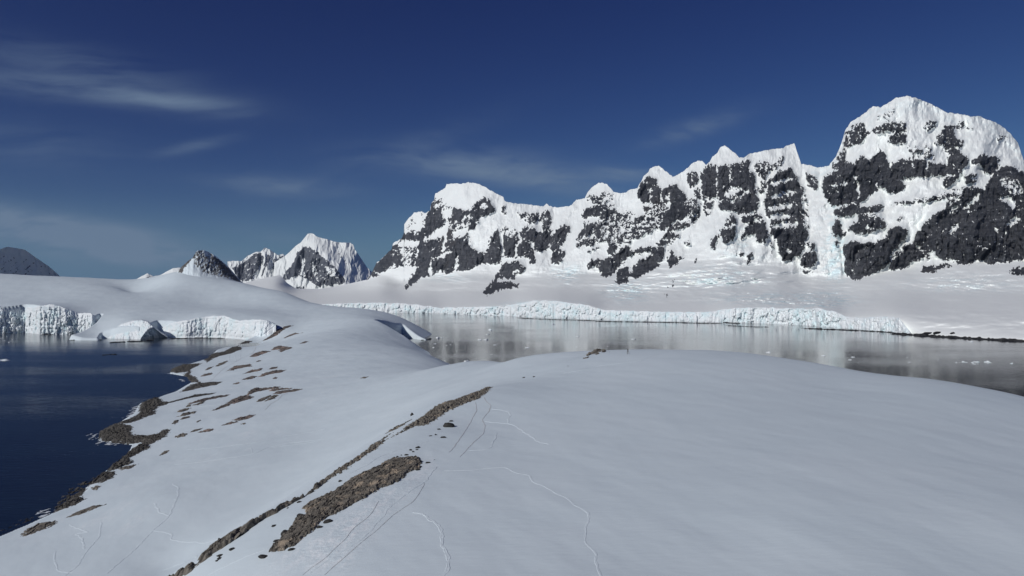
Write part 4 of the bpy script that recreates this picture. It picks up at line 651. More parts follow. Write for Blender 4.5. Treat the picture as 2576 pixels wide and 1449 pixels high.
SPOT = [  # label, tile, outline, material, height, block size, tan, group
 ('brown rock rib bordering the right end of the tall curved ice cliff', Q4, "1290,330 1400,260 1440,215 1520,180 1600,150 1670,150 1590,185 1530,215 1480,260 1400,300 1330,325", 1.6, 1.6, .3),
 ('thin curved rock band beside the rib near the tall curved ice cliff', Q4, "1530,302 1600,262 1680,234 1810,225 1700,252 1620,277 1560,302", 1.0, 1.4, .4),
 ('small lone rock patch highest on the snow above the bay colonies', Q4, "1740,360 1790,337 1838,334 1790,358", .8, 1.2, .4),
 ('brown gravel patch with a notched top above the cove', Q4, "1390,442 1440,402 1500,382 1570,388 1600,390 1668,405 1580,440 1510,464 1480,432", 1.0, 1.3, .5),
 ('long tapering gravel patch left of the notched one above the cove', Q4, "1150,517 1190,482 1260,457 1330,442 1415,448 1330,477 1250,507 1200,517", 1.0, 1.2, .5),
 ('largest oval gravel colony on the slope above the dark cape', Q4, "880,687 930,648 970,618 1040,612 1120,602 1190,585 1185,610 1200,627 1100,637 1020,652 970,674 930,674", 1.0, 1.1, .55),
 ('spindle of gravel just right of the largest oval colony', Q4, "1075,715 1130,688 1180,667 1240,655 1310,642 1300,667 1250,682 1180,694 1140,704", .9, 1.1, .5),
 ('long pointed gravel colony in the middle of the slope above the bay', Q4, "1240,748 1310,705 1380,688 1450,670 1592,662 1540,692 1450,707 1380,722 1310,742", .9, 1.1, .55),
 ('narrow gravel tail at the left tip of the long pointed colony', Q4, "1070,780 1130,752 1200,737 1240,738 1200,767 1130,777", .8, 1.0, .45),
 ('small grey rock streak uphill of the largest oval colony', Q4, "760,628 800,592 850,572 910,557 870,592 800,622", .8, 1.1, .2),
 ('small rock streak close above the dark cape', Q4, "640,667 680,638 735,627 700,652 660,670", .7, 1.0, .2),
 ('forked rock streak below the dark cape cove', Q4, "585,742 640,710 735,695 710,722 640,737", .8, 1.0, .3),
 ('tiny rock sliver between the long shore rocks and the pointed colony', Q4, "955,832 1000,815 1050,812 1010,832", .6, .9, .3),
 ('tiny rock sliver below the long tapering gravel patch', Q4, "1225,572 1260,555 1295,560 1250,574", .6, .9, .3),
 ('small gravel patch right of the spindle of gravel', Q4, "1370,657 1420,635 1485,629 1470,650 1400,660", .7, .9, .4),
 ('small dark patch hanging below the long pointed colony', Q4, "1420,767 1450,749 1485,752 1460,770", .6, .8, .3),
 ('longest rock band with a humped ledge in the middle of the left slope', Q4, "705,1147 770,1108 850,1073 900,1038 970,998 1040,973 1110,962 1140,915 1180,886 1240,870 1310,876 1420,867 1555,852 1480,882 1400,892 1320,907 1240,922 1160,957 1240,972 1200,992 1110,1017 1030,1042 960,1062 900,1087 800,1122 740,1142", 1.5, 1.0, .4),
 ('thin upper rock strip at the right end of the humped rock band', Q4, "1365,912 1430,888 1530,883 1660,875 1620,892 1500,902 1430,914", .9, .9, .4),
 ('pointed brown colony at the right end of the humped rock band', Q4, "1425,947 1460,918 1560,903 1680,887 1780,887 1690,914 1600,927 1510,944", .9, .8, .5),
 ('dark grey rock slab below the pointed brown colony', Q4, "1235,1037 1270,1003 1330,988 1390,957 1410,968 1350,1002 1290,1032", .9, .9, .05),
 ('second dark grey slab beside the one below the pointed colony', Q4, "1330,1032 1390,988 1440,960 1490,960 1440,997 1380,1017", .9, .9, .05),
 ('reddish gravel strip below the humped rock band', Q4, "945,1250 1030,1220 1110,1202 1240,1182 1190,1212 1110,1242 1030,1257", .8, .8, .55),
 ('reddish gravel strip continuing left of the one below the humped band', Q4, "835,1307 900,1278 960,1260 1035,1268 950,1292 880,1307", .7, .8, .5),
 ('small dark rock at the right end of the reddish strips', Q4, "1060,1294 1090,1278 1115,1281 1090,1299", .6, .8, .0),
 ('mottled reddish rock patch right of the snow lipped cape', Q4, "560,1402 610,1368 680,1343 740,1348 750,1362 680,1382 610,1392", .7, .8, .5),
 ('grey rock patch beside the inlet of the snow lipped cape', Q4, "280,1447 340,1413 400,1398 445,1408 400,1437 340,1449", .8, .8, .05),
 ('thin grey rock line joining the mottled reddish patch', Q4, "460,1392 520,1363 610,1343 590,1360 510,1382", .7, .8, .05),
 ('dark oval rock on snow right above the snow lipped cape', Q4, "260,1292 290,1260 330,1246 325,1270 290,1294", .9, .8, .0),
 ('short rock streak inland of the snow lipped cape, lowest of three', Q4, "320,1207 370,1178 440,1160 540,1147 500,1174 420,1192 350,1207", .8, .8, .15),
 ('beaded rock streak inland of the snow lipped cape', Q4, "345,1242 390,1213 470,1200 450,1222 390,1237", .7, .7, .1),
 ('short rock streak inland of the snow lipped cape, highest of three', Q4, "300,1160 340,1133 400,1118 480,1106 440,1132 370,1152", .8, .8, .15),
 ('long thin rock band below the longest shore tongue', Q4, "430,1062 520,1028 600,1003 690,986 780,966 930,952 880,977 790,992 680,1012 570,1042 470,1062", .9, .9, .35),
 ('stubby rock patch under the long thin rock band', Q4, "415,1097 440,1073 485,1066 460,1090", .7, .8, .1),
 ('thin rock patch under the middle of the long thin band', Q4, "490,1077 560,1048 655,1020 620,1052 560,1072", .7, .8, .15),
 ('rock sliver alone on snow above the reddish strips', Q4, "530,1277 560,1253 595,1243 575,1264", .6, .7, .1),
 ('dark rock bar near the lower left corner behind the shore', Q8, "115,1222 150,1188 210,1163 300,1143 322,1155 270,1182 180,1217 130,1234", .7, .6, .1),
 ('slanting rock blade above the dark bar at the lower left', Q8, "370,1127 430,1093 500,1068 585,1053 500,1087 440,1112", .6, .6, .1),
 ('lone small rock streak on the open snow of the left slope', Q8, "878,787 905,763 935,756 910,777", .5, .6, .1),
 ('tiny rock bar behind the dark shore boulders', Q8, "505,965 530,955 555,955 530,977", .5, .6, .0),
 ('grey shore slab lying in the snow below the twin inlets', Q8, "650,857 700,842 760,833 720,857 670,867", .6, .6, .0),
 ('tiny dark streak in the middle of the smooth snow saddle', Q1, "795,24 820,14 858,12 830,24", .5, .6, .1),
 ('ragged rocks on the ridge beside the wooden beacon', Q3, "595,468 640,420 720,402 800,368 960,332 1022,332 985,362 880,402 780,432 700,454 640,474", .9, .6, .15),
 ('dark rock block nearest to the wooden beacon', Q3, "1022,378 1048,334 1108,346 1100,368 1060,384", 1.0, .5, .0),
 ('flat row of stones in the snow below the ragged ridge rocks', Q3, "542,544 610,514 692,499 662,522 600,540", .5, .5, .0),
 ('short stone streak between the ridge rocks and the dark block', Q3, "835,436 880,420 945,400 922,428 870,444", .5, .5, .0),
]
for i, (lab, q, pts, H, cs, tn) in enumerate(SPOT):
    outcrop('rock_outcrop', lab, 'rock outcrop', hit(tile(S(pts), *q)), M_COLONY if tn >= .25 else M_ROCK, H, cs, 'rock outcrops on the snow slopes', tan=tn, seed=300 + 11 * i)
SHORE_ROCK = [
 ('flat dark rocks along the foot of the tall curved ice cliff', Q4, "600,312 680,302 760,296 870,295 1000,310 1110,318 1060,337 960,330 820,330 700,325", .9, 1.2),
 ('broad brown shore rocks rounding the head of the cove', Q4, "870,440 940,400 1040,352 1110,328 1200,328 1120,365 1050,395 1080,410 1070,430 1000,452 960,472 870,492 830,502 770,522 700,562 650,602 640,570 600,545 640,520 620,495 700,463 770,468 850,453", 1.6, 1.5),
 ('dark rocky cape with snow caps reaching into the bay', Q4, "205,692 240,653 320,618 400,608 480,603 540,598 640,578 560,620 480,660 500,680 470,715 540,740 570,780 620,812 560,822 470,817 370,787 390,750 380,720 420,690 300,707", 1.9, 1.4),
 ('shore rocks sloping left from the second cove', Q4, "470,832 580,813 720,803 860,797 790,837 700,852 600,872 480,902 400,917 320,932 380,890 430,855", 1.3, 1.2),
 ('long tongue of rock reaching from the shore far up the snow', Q4, "60,1087 100,1080 200,1038 320,1008 440,978 520,953 600,942 780,927 740,947 640,962 560,977 470,992 350,1022 240,1052 150,1082", 1.2, 1.1),
 ('jagged shore rocks where the surf breaks', Q8, "640,607 700,588 760,558 758,525 773,495 828,473 870,458 900,485 935,492 880,517 865,532 860,557 780,587 720,607 660,614", 1.5, 1.0),
 ('snow lipped rocky cape jutting out beside the inlet', Q8, "520,667 560,633 620,613 650,608 740,625 735,660 770,672 840,672 900,640 950,638 920,682 850,717 800,742 770,772 740,762 770,717 640,722 580,724 530,692", 2.0, 1.0),
 ('shore rocks just below the snow lipped cape', Q8, "575,862 620,818 680,778 740,743 820,708 830,742 770,772 715,797 740,822 680,847 610,872", 1.5, .9),
 ('pile of dark wet boulders along the shore in the middle of the bay', Q8, "240,1112 270,1058 310,1018 350,973 420,938 490,908 570,868 640,873 635,902 570,937 500,947 480,972 460,1002 480,1022 420,1057 350,1082 270,1102", 1.4, .75),
 ('low wet shore rocks running out at the lower left edge', Q8, "-60,1230 0,1183 60,1153 150,1118 250,1108 230,1127 150,1157 70,1192 0,1227 -60,1260", 1.1, .6),
]
for i, (lab, q, pts, H, cs) in enumerate(SHORE_ROCK):
    outcrop('shore_rock', lab, 'shore rock', hit(tile(S(pts), *q)), M_SHORE, H * .72, cs * .65, 'dark rocks along the bay shore', seed=700 + 13 * i, tan=.0, stretch=2.6, gap=.06)

# low reefs on the water line: centre line on the print, breadth and height in metres
def reef(label, pts, wd, H, seed, group='dark reefs at the foot of the ice', name='reef', cell=2.2):
    P = np.array([gp(x, y) for x, y in pts]); s = np.concatenate([[0], np.cumsum(np.hypot(*np.diff(P, axis=0).T))]); n = int(max(12, min(500, s[-1] / 1.2))); t = np.linspace(0, s[-1], n)
    C = np.stack([np.interp(t, s, P[:, 0]), np.interp(t, s, P[:, 1])], -1); T = np.gradient(C, axis=0); T /= np.linalg.norm(T, axis=1)[:, None] + 1e-9; N = np.stack([-T[:, 1], T[:, 0]], -1)
    taper = np.clip(np.minimum(t, s[-1] - t) / (s[-1] * .12 + .1), 0, 1) ** .6; nv = 11; v = np.linspace(-1, 1, nv)
    w = wd * taper * (.7 + .6 * fbm(t / 14, t * 0, 3, seed)); A = C[:, None] + N[:, None] * (v[None, :, None] * w[:, None, None])
    k, h, ox, oy = worley(A[..., 0] / cell, A[..., 1] / cell, seed)
    z = -.5 + (H + .5) * (1 - v[None] ** 2) ** .7 * (.45 + .75 * _hr[h, 1] + .4 * fbm(A[..., 0] / 9, A[..., 1] / 9, 2, seed)) * np.clip(taper + .15, 0, 1)[:, None]
    return tag(mesh_obj(name, np.concatenate([A, z[..., None]], -1), grid_quads(n, nv), M_DARK, attrs={'cell': _hr[h, 2], 'tan': 0 * z}, smooth=False), label, 'reef', group)
d7 = lambda s: tile(S(s), *Q7); d6 = lambda s: tile(S(s), *Q6); d9 = lambda s: tile(S(s), *Q9); d4 = lambda s: tile(S(s), *T4)
reef('upper dark reef line before the white ice wedge', d6("1890,352 2010,352 2150,360 2290,364 2400,370"), 4, 1.0, 801)
reef('lower dark reef line before the white ice wedge', d6("1730,366 1900,376 2100,384 2300,388 2480,396 2576,402"), 4, .9, 803)
reef('long dark reef along the foot of the cream white cliff', d7("110,266 250,268 400,270 560,273 720,277 860,277"), 4, 1.1, 805)
reef('short dark rocks below the crumpled ice cliff', d7("835,270 890,275 950,278"), 4, 1.2, 807)
reef('thin reef line drifting out from the crumpled ice cliff', d7("860,290 950,294 1040,298 1120,298"), 2.5, .7, 809)
reef('dark shelf of rock under the rounded ice cliff', d7("1290,306 1400,310 1550,316 1700,323 1850,331"), 4, 1.3, 811)
reef('long black shore rocks under the snow bank at the right', d9("830,600 900,596 1000,604 1120,612 1300,624 1500,636 1700,650 1900,660 2100,670 2300,682 2563,694 2800,710"), 7, 2.6, 813, cell=3)
reef('narrow dark rock shelf under the low snow spit', d4("630,1080 720,1078 850,1076 960,1076"), 3, .8, 815)
reef('flat dark skerry in front of the ice mound', d4("1020,1104 1080,1100 1130,1098 1180,1098"), 5, 1.2, 817)
reef('dark rocks at the foot of the shaded side of the ice mound', d4("1185,1094 1280,1092 1360,1088 1440,1080"), 5, 1.3, 819)
reef('dark water worn ledge under the curved ice cliff', d4("1580,1066 1700,1062 1900,1058 2110,1062"), 2.5, .9, 821)
reef('lone dark rock awash in the middle of the bay', d4("955,1222 1000,1217 1050,1214 1095,1216"), 3, 1.1, 823, 'lone rocks in the bay')
reef('little black rocks off the tip of the snow point in the channel', d6("950,488 970,492 990,496"), 3, 2.2, 825, 'lone rocks off the snow point')
reef('dark rocks at the very tip of the snow point in the channel', d6("925,560 960,558 1000,550 1025,548"), 3, 1.2, 827, 'lone rocks off the snow point')
reef('dark ledge at the foot of the broken cliff at the left', d4("370,1028 460,1026 560,1022 700,1020 720,1018"), 3, .8, 829)

# ------------------------------------------------------------------ loose stones
def stone_mesh(seed, sx, sy, sz, sub=2):
    rs = np.random.RandomState(seed); me = bpy.data.meshes.new('stone')
    import bmesh; bm = bmesh.new(); bmesh.ops.create_icosphere(bm, subdivisions=sub + 1, radius=1.0)
    n = rs.normal(size=(13, 3)); n /= np.linalg.norm(n, axis=1)[:, None]; d = .62 + .3 * rs.rand(13)
    for v in bm.verts:
        p = np.array(v.co); f = min(1.15, float(np.min(np.where(n @ p > .05, d / np.maximum(n @ p, .05), 9)))); p = p * f * (1 + .03 * math.sin(9 * p[0] + 7 * p[1]))
        v.co = (p[0] * sx, p[1] * sy, max(p[2], -.5) * sz)
    bm.to_mesh(me); bm.free(); me.materials.append(M_STONE); return me
M_STONE = mk_rock('loose_stone', (.05, .048, .045, 1), (.15, .14, .125, 1), (.25, .2, .16, 1), 0)
STONE = [  # tile, x, y (foot), width there, tall?, label
 (Q1, 1427, 372, 78, .45, 'largest loose boulder on the snow right of the scree crest'), (Q1, 1450, 333, 26, .45, None), (Q1, 1362, 392, 26, .5, None), (Q1, 1395, 450, 36, .4, 'flat stone lowest of the loose stones right of the scree crest'), (Q1, 1340, 432, 16, .8, None), (Q1, 1302, 439, 20, .4, None),
 (Q1, 1212, 524, 32, .5, None), (Q1, 1160, 542, 20, .7, None), (Q1, 1205, 538, 20, .4, None), (Q1, 1178, 554, 20, .5, None), (Q1, 1130, 577, 26, .5, None), (Q1, 1092, 578, 13, .5, None), (Q1, 1063, 592, 22, .6, None), (Q1, 1037, 606, 30, .6, None),
 (Q1, 1210, 684, 38, .45, 'grey stone at the right tip of the tan scree'), (Q1, 1280, 633, 34, .4, None), (Q1, 1330, 611, 11, .5, None), (Q1, 1160, 691, 24, .4, None), (Q1, 566, 1056, 66, .45, 'slanting flat stone just right of the scree spindle'), (Q1, 500, 1096, 48, .45, None), (Q1, 176, 1084, 36, .25, None),
 (Q1, 100, 1310, 74, .35, 'flat slab below the lower tip of the scree spindle'), (Q1, 366, 1022, 62, .6, 'dark block at the left flank of the scree spindle'), (Q1, 254, 1146, 58, .8, 'pale block perched above the lower end of the scree spindle'), (Q1, 200, 1195, 60, .2, 'thin rock blade left of the perched pale block'), (Q1, 652, 766, 24, .6, None), (Q1, 300, 1256, 52, .3, None),
 (Q2, 770, 1155, 78, .35, 'flat rock lens on snow beside the thin row of dark rocks'), (Q2, 645, 1222, 74, .25, None), (Q2, 634, 1254, 56, .3, None), (Q2, 612, 1276, 40, .3, None), (Q2, 1240, 892, 62, .2, None), (Q2, 1515, 632, 56, .3, None), (Q2, 985, 900, 66, 1.0, 'upright block standing on the thin row of dark rocks'), (Q2, 630, 1062, 46, 1.0, 'small peaked boulder on the thin row of dark rocks'),
 (Q1, 1168, 292, 20, 1.6, 'upright dark stone on the skyline edge of the scree crest'), (Q5, 893, 20, 22, .5, None), (Q5, 966, 14, 16, .5, None), (Q3, 1182, 326, 26, .8, None), (Q3, 1212, 374, 20, .6, None), (Q3, 138, 738, 30, .5, None)]
def stones():
    for i, (q, x, y, wpx, tall, lab) in enumerate(STONE):
        p = tile([(x, y)], *q)[0]; P = hit([p], 45, 420)[0]; wd = wpx / q[2] * (2576 / 4096.) * P[1] / FPX
        o = bpy.data.objects.new('boulder', stone_mesh(900 + i, wd * .56, wd * .5, wd * .62 * tall, 2)); COL.objects.link(o)
        o.location = (P[0], P[1], float(terrain(np.array([P[0]]), np.array([P[1]]))[0]) + wd * .12 * tall); o.rotation_euler = (0, 0, random.uniform(-.3, .3))
        near_ridge = q in (Q3, Q5)
        tag(o, lab or ('small dark stone poking out of the snow on the far rise near the beacon' if near_ridge else 'small dark loose stone lying on the near snow slope beside the scree'), 'boulder', 'stones on the far rise' if near_ridge else 'loose stones on the near snow slope')
stones()
def bank_rock(label, pts, seed):
    cv, D = RANGE; p = np.array(tile(S(pts), *Q9)); n = 40; cx, cy = p.mean(0)
    d = float(cv.at(D, np.array([cx]), np.array([cy]))[0]); wd = (p[:, 0].max() - p[:, 0].min()) * d / FPX
    o = bpy.data.objects.new('bank_rock', stone_mesh(seed, wd * .55, wd * .4, 2.6, 2)); COL.objects.link(o); o.location = (float(x_of(cx, d)), d, float(z_of(cy, d)) - .3); o.data.materials.clear(); o.data.materials.append(M_DARK)
    tag(o, label, 'rock outcrop', 'dark rocks on the right snow bank')
bank_rock('leftmost of three dark rocks in a row on the right snow bank', "1265,578 1380,578 1340,598 1300,598", 951)
bank_rock('middle one of three dark rocks in a row on the right snow bank', "1395,577 1500,582 1450,592", 953)
bank_rock('rightmost of three dark rocks in a row on the right snow bank', "1610,600 1675,576 1640,598", 955)
bank_rock('dark reddish rock at the left tip of the right snow bank', "935,582 990,560 960,575", 957)

# ------------------------------------------------------------------ drifting ice
M_FLOE = mk_ice('floating_ice', 6.0, .62)
FLOES = [(Q6, "1527,474,36 1505,511,26 1435,558,26 1490,557,40 1565,601,26 1320,744,44 1137,734,15 1152,605,13 1075,541,34 1050,591,24 1040,623,20 1745,461,20 1722,496,12 1843,626,32 1383,404,14 1450,411,9 2066,423,28 2278,528,26 1868,396,18 2268,618,10 2535,613,13 1240,656,9 1535,684,10 1412,715,10 1110,539,14 1200,576,10 1185,600,9 1290,690,8"),
         (Q9, "358,898,42 320,933,34 1055,905,20 1085,963,28 1215,943,18 1458,931,20 1785,961,42 1820,968,30 1690,968,24 1895,970,34 1945,961,76 1920,986,38 1965,986,20 2085,964,56 2400,981,44 2130,971,20 1735,967,14 1880,701,46 690,589,24 1115,909,10 430,971,12"),
         (Q7, "335,369,20 15,353,18 1110,445,22 1427,464,22"), (T4, "36,1270,92 90,1098,20 40,1085,24 120,1072,16 570,1024,14 620,1026,20 20,1060,18 65,1045,14 150,1090,10")]
SPECIAL = {(Q6, 1320): 'white lump of ice nearest to the near snow edge in the channel', (Q6, 1490): 'small many pointed ice piece in the middle of the dark channel', (Q6, 1527): 'flat ice piece farthest up the middle of the dark channel', (Q9, 1945): 'longest flat floe in the drifting line at the right', (Q9, 2085): 'second longest flat floe in the drifting line at the right', (Q9, 358): 'bright ice lump left of the drifting line', (Q7, 335): 'twin peaked ice bit in the water above the beacon', (T4, 36): 'bright ice floe cut by the left edge of the bay'}
def floes():
    import bmesh
    n = 0
    for q, txt in FLOES:
        for x, y, wpx in S(txt):
            p = tile([(x, y)], *q)[0]; D = float(d_of(p[1], 0)); wd = wpx / q[2] * (2576 / 4096.) * D / FPX; n += 1; rs = np.random.RandomState(50 + n)
            bm = bmesh.new(); bmesh.ops.create_icosphere(bm, subdivisions=4, radius=1.0); tall = .16 + .22 * rs.rand() * (wpx < 60)
            ph = rs.rand(6) * 6
            for v in bm.verts:
                c = v.co; r = 1 + .22 * math.sin(2 * math.atan2(c.y, c.x) + ph[0]) + .15 * math.sin(3 * math.atan2(c.y, c.x) + ph[1])
                h = max(c.z, 0) ** .55 * (.55 + .5 * math.sin(3.1 * c.x + ph[2]) * math.cos(2.3 * c.y + ph[3]) + .18 * math.sin(8 * c.x + ph[4])) if c.z > 0 else c.z * .2
                v.co = (c.x * r * wd * .5, c.y * r * wd * .5, h * wd * tall)
            me = bpy.data.meshes.new('ice_floe'); bm.to_mesh(me); bm.free(); me.materials.append(M_FLOE)
            for pl in me.polygons: pl.use_smooth = n % 3 == 0
            o = bpy.data.objects.new('ice_floe', me); COL.objects.link(o); o.location = (float(x_of(p[0], D)), D, 0.02); o.rotation_euler = (0, 0, rs.rand() * 3)
            bay = q is T4; right = q is Q9
            tag(o, SPECIAL.get((q, x)) or ('small scrap of ice floating before the left cliff of the bay' if bay else 'small white ice scrap in the drifting line at the right' if right else 'small white ice scrap floating in the grey channel'), 'ice floe', 'ice scraps in the bay' if bay else 'ice drifting at the right' if right else 'ice drifting in the channel')
floes()

# ------------------------------------------------------------------ beaten tracks in the snow
M_TRACK = mk_snow('beaten_snow', (.70, .78, .81, 1), (.75, .82, .85, 1), .6)
M_DIRT = mk_snow('soiled_snow', (.52, .53, .53, 1), (.66, .70, .72, 1), .8)
def track(label, q, pts, wd, mat, seed, bumps=.035, hi=900):
    wd = wd * .95
    H = hit(tile(S(pts), *q), 45, hi); P = H[:, :2]; s = np.concatenate([[0], np.cumsum(np.hypot(*np.diff(P, axis=0).T))]); st = max(.16, P[:, 1].mean() / 900); n = int(min(1500, s[-1] / st)) + 3; t = np.linspace(0, s[-1], n)
    C = np.stack([np.interp(t, s, P[:, 0]), np.interp(t, s, P[:, 1])], -1); k = max(1, int(.9 / (s[-1] / n))); ker = np.ones(2 * k + 1) / (2 * k + 1)
    C = np.stack([np.convolve(np.pad(C[:, i], k, mode='edge'), ker, 'valid') for i in (0, 1)], -1)
    C = C + .22 * wd * np.stack([fbm(t / 3.0, t * 0, 3, seed), fbm(t / 3.0, t * 0 + 9, 3, seed)], -1) * 3
    T = np.gradient(C, axis=0); T /= np.linalg.norm(T, axis=1)[:, None] + 1e-9; N = np.stack([-T[:, 1], T[:, 0]], -1); v = np.linspace(-1, 1, 9)
    w = wd * .5 * (.72 + .8 * fbm(t / 1.6, t * 0, 3, seed + 1)) * np.clip(np.minimum(t, s[-1] - t) / 2 + .3, 0, 1)
    A = C[:, None] + N[:, None] * (v[None, :, None] * w[:, None, None]); D = A[..., 1]
    prof = np.interp(np.abs(v), [0, .45, .75, .9, 1], [-.006, .0, .010, .004, -.04])[None] * np.clip(wd / .6, .5, 1.5)
    z = terrain(A[..., 0], D) + .015 + D * .00012 + prof + bumps * fbm(A[..., 0] / .5, D / .5, 3, seed + 2) * (1 - v[None] ** 4)
    return tag(mesh_obj('snow_track', np.concatenate([A, z[..., None]], -1), grid_quads(n, 9), mat), label, 'snow track', 'beaten tracks across the snow', 'structure')
TR = [('deep double edged track winding to the bottom edge of the snow', Q5, "85,990 150,993 200,1015 240,1065 295,1090 300,1180 320,1260 345,1320 350,1370 330,1420 300,1449 240,1500", .62, 0),
 ('long meandering footprint track down the middle of the near snow', Q5, "310,690 480,688 620,672 720,662 770,668 820,700 870,713 930,718 965,775 1050,805 1120,850 1210,890 1260,935 1350,985 1367,1010 1360,1050 1338,1090 1345,1130 1330,1190 1360,1240 1410,1280 1415,1300 1393,1320 1415,1350 1420,1390 1455,1449 1475,1490", .34, 0),
 ('broad faint track curving right of the top of the scree crest', Q5, "600,335 780,348 850,370 890,410 940,430 980,470 1030,490 1080,500", .65, 0),
 ('faint looped track joining the broad one from above', Q5, "655,245 720,250 780,262 795,290 778,315 780,348", .5, 0),
 ('faint side track with a hook beside the soiled tracks', Q5, "700,415 690,450 660,500 665,520 620,535 490,545", .4, 0),
 ('soiled grey track leaving the top of the scree crest on the right', Q5, "600,155 625,195 655,220 640,265 592,320 612,370 600,425 530,485 470,550 430,590", .26, 1),
 ('soiled grey track leaving the top of the scree crest on the left', Q5, "545,195 550,230 552,260 500,350 460,420 390,520 350,560", .26, 1),
 ('soiled streak through the trampled snow below the scree', Q1, "1260,775 1230,840 1180,910 1040,1000 900,1130 760,1240 640,1350 530,1449", .20, 1),
 ('second soiled streak through the trampled snow, nearer the scree', Q1, "930,905 900,965 850,1025 750,1100 690,1180 600,1260 530,1330 440,1390 370,1449", .20, 1),
 ('churned footprint line running along the lower side of the scree', Q1, "1350,655 1260,770 1130,850 1010,950 960,1010 900,1090 820,1170 700,1250 560,1330 420,1440", .5, 0),
 ('long branching track down the open left slope', Q8, "950,940 985,960 978,1010 960,1050 930,1120 840,1200 700,1340 580,1440", .75, 0),
 ('stepped side branch of the left slope track', Q8, "840,1195 900,1205 950,1215 940,1245 1080,1258 1110,1265 1200,1245", .6, 0),
 ('short hooked track left of the branching track', Q8, "850,1045 865,1070 885,1100 930,1115", .6, 0),
 ('faint track near the lower left shore', Q8, "385,1165 430,1185 490,1205 420,1215 455,1240 465,1300", .6, 0),
 ('faint forked track at the lower left', Q8, "560,1150 550,1230 480,1310 430,1390 360,1449", .55, 0),
 ('winding faint track in the lower left corner', Q8, "310,1310 300,1350 320,1400 320,1420 400,1430", .5, 0),
 ('long straight track crossing the saddle slope', Q8, "960,835 1080,825 1290,795 1400,775 1480,740 1600,715 1787,690", .55, 0),
 ('upper of the straight tracks crossing the saddle slope', Q8, "1030,752 1200,742 1400,715 1560,680 1787,640", .5, 0),
 ('track with a little hook between the straight saddle tracks', Q8, "1380,740 1390,775 1440,760 1540,735 1787,695", .5, 0),
 ('bright track dipping behind the thin row of dark rocks', Q2, "0,1385 130,1335 250,1290 380,1240", .45, 0),
 ('thin track falling from the scree toward the lower slope', Q2, "1215,1110 1100,1170 900,1240 700,1335 480,1449", .35, 0),
 ('thin track across the snow between the two rock crests', Q1, "1300,475 1200,500 1050,545 930,590 840,650 700,720", .35, 0),
 ('long fine track climbing the rise towards the beacon', Q3, "0,925 200,890 500,840 850,745 1300,690 1700,640 2000,600 2200,520 2576,400", .5, 0),
 ('fine track from the saddle to the ridge rocks', Q3, "0,620 300,545 500,480 600,440", .45, 0),
 ('soiled path down through the gravel colonies above the cove', Q4, "1230,400 1215,440 1180,480 1060,530 960,590 870,640 800,700 740,760 690,800", .7, 1),
 ('parallel white gully tracks under the cove shore rocks', Q4, "1060,430 1045,480 1050,530", .9, 0), ('white gully track left of its twin under the cove rocks', Q4, "980,470 985,520 1000,560 960,600", .9, 0), ('short white gully track farthest left under the cove rocks', Q4, "920,490 915,550", .9, 0),
 ('soiled path falling from the pointed brown colony', Q4, "1600,935 1530,960 1490,1010 1400,1060 1330,1130", .6, 1),
 ('white track under the spindle of gravel', Q4, "1180,640 1230,670 1330,700", .9, 0), ('level white track under the longest shore tongue', Q4, "560,1090 700,1078 880,1065", .9, 0)]
for i, (lab, q, pts, wd, k) in enumerate(TR): track(lab, q, pts, wd, M_DIRT if k else M_TRACK, 1200 + 7 * i)

# ------------------------------------------------------------------ wooden beacon on the rise
def beacon():
    m, k, p, pos = material('weathered_wood'); k.put(p.inputs['Base Color'], k.mix(k.noise(k.scl(pos, 6, 6, .8), 3, 4), (.035, .03, .028, 1), (.10, .085, .07, 1))); p.inputs['Roughness'].default_value = .8
    P = hit(tile([(1672, 432)], *Q3), 60, 300)[0]; zt = float(terrain(np.array([P[0]]), np.array([P[1]]))[0])
    root = bpy.data.objects.new('beacon', None); COL.objects.link(root); root.location = (P[0], P[1], zt)
    tag(root, 'thin wooden A shaped beacon standing alone on the snowy rise before the channel', 'beacon')
    def bar(name, a, b, r):
        a, b = Vector(a), Vector(b); d = (b - a); L = d.length; import bmesh
        bm = bmesh.new(); bmesh.ops.create_cube(bm, size=1.0)
        for v in bm.verts: v.co = Vector((v.co.x * r, v.co.y * r, v.co.z * L))
        bmesh.ops.bevel(bm, geom=bm.edges[:], offset=r * .15, segments=1)
        me = bpy.data.meshes.new(name); bm.to_mesh(me); bm.free(); me.materials.append(m); o = bpy.data.objects.new(name, me); COL.objects.link(o); o.parent = root
        o.location = (a + b) / 2; o.rotation_euler = d.to_track_quat('Z', 'Y').to_euler(); return o
    h = 1.75
    bar('leg', (-.12, -.1, -.25), (-.02, 0, h), .085); bar('leg', (.66, -.1, -.1), (.20, 0, h * .93), .075); bar('leg', (.3, .65, -.2), (.10, .03, h * .95), .07)
    bar('crossbar', (-.06, -.07, h * .52), (.42, -.04, h * .52), .06); bar('crossbar', (-.03, -.03, h * .80), (.30, -.02, h * .80), .06)
    bar('top_board', (-.05, -.06, h * .86), (.32, -.05, h * .84), .13)
beacon()

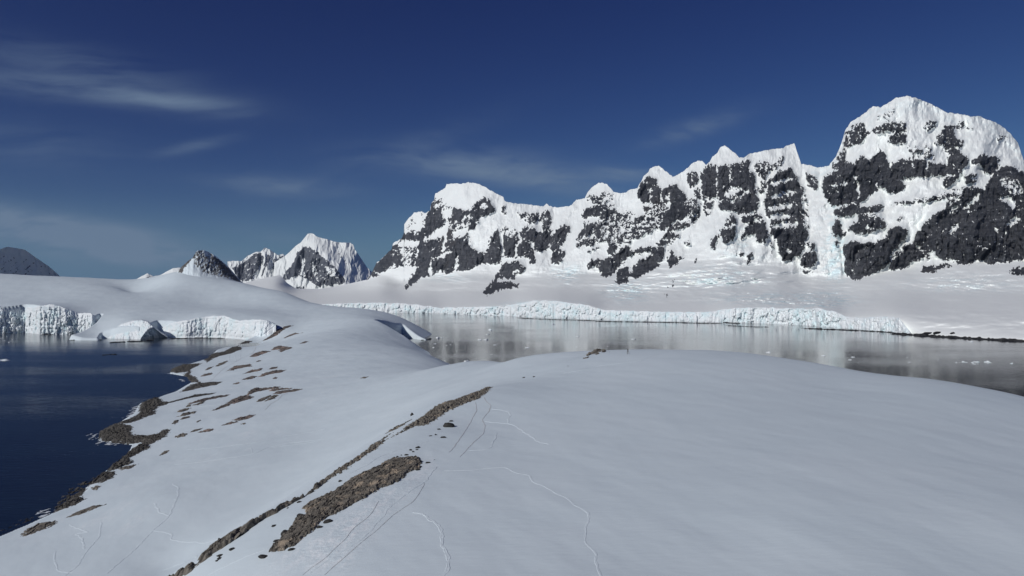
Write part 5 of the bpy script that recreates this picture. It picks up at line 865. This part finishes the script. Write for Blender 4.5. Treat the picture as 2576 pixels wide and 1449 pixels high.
# ------------------------------------------------------------------ a little surf on the rocks
def foam():
    m, k, p, pos = material('foam'); p.inputs['Base Color'].default_value = (.75, .79, .81, 1); p.inputs['Roughness'].default_value = .8
    co, qs, n = [], [], 0
    for q, pts in ((Q8, "770,505 742,515 735,545 715,560 728,575 765,560 780,530"), (Q8, "700,560 760,548 750,565 705,572"), (Q8, "560,695 540,702 565,725 640,730 700,722 640,716"), (Q8, "515,660 530,690 545,700 518,685"), (Q4, "205,706 240,716 300,712 290,702"), (Q4, "335,770 370,785 420,800 380,800"), (Q8, "720,715 770,712 768,722 725,722"), (Q8, "235,1108 262,1070 268,1085 245,1125")):
        w = hit(tile(S(pts), *q)); lo, hi = w[:, :2].min(0), w[:, :2].max(0); s = w[:, 1].mean() / FPX * 1.6
        a, b = np.meshgrid(np.arange(lo[0], hi[0], s), np.arange(lo[1], hi[1], s)); d = line_dist(a, b, [tuple(v[:2]) for v in w]); d = np.where(in_poly(a, b, [tuple(v[:2]) for v in w]), d, -d)
        keep = (fbm(a / 2.2, b / 4.5, 4, 77, .65) + .12 * np.clip(d / 1.5, -3, 1)) > .06
        g = grid_quads(a.shape[0], a.shape[1], keep[:-1, :-1] & keep[1:, 1:])
        if len(g) == 0: continue
        co.append(np.stack([a, b, .04 + .05 * np.abs(fbm(a, b, 2, 78))], -1).reshape(-1, 3)); qs.append(g + n); n += a.size
    c, q, _ = compact(np.concatenate(co), np.concatenate(qs), {})
    tag(mesh_obj('sea_foam', c, q, m), 'white surf foam washing round the rocky capes of the bay', 'foam', None, 'stuff')
foam()

# ------------------------------------------------------------------ the air itself
def haze():
    m = bpy.data.materials.new('haze'); m.use_nodes = True; t = m.node_tree; t.nodes.clear(); k = NT(t)
    v = k.n('ShaderNodeVolumePrincipled'); v.inputs['Color'].default_value = (.62, .76, 1.0, 1); v.inputs['Density'].default_value = HAZE; v.inputs['Anisotropy'].default_value = .2
    o = k.n('ShaderNodeOutputMaterial'); k.put(o.inputs['Volume'], v)
    x0, x1, y0, y1, z0, z1 = -9000, 9000, -2500, 11000, -60, 1150
    c = [(x, y, z) for z in (z0, z1) for x, y in ((x0, y0), (x1, y0), (x1, y1), (x0, y1))]
    o = mesh_obj('haze', c, [(3, 2, 1, 0), (4, 5, 6, 7), (0, 1, 5, 4), (1, 2, 6, 5), (2, 3, 7, 6), (3, 0, 4, 7)], m, smooth=False)
    tag(o, 'faint blue air that pales the far mountains', 'haze', None, 'stuff')
HAZE = 2.0e-5
haze()
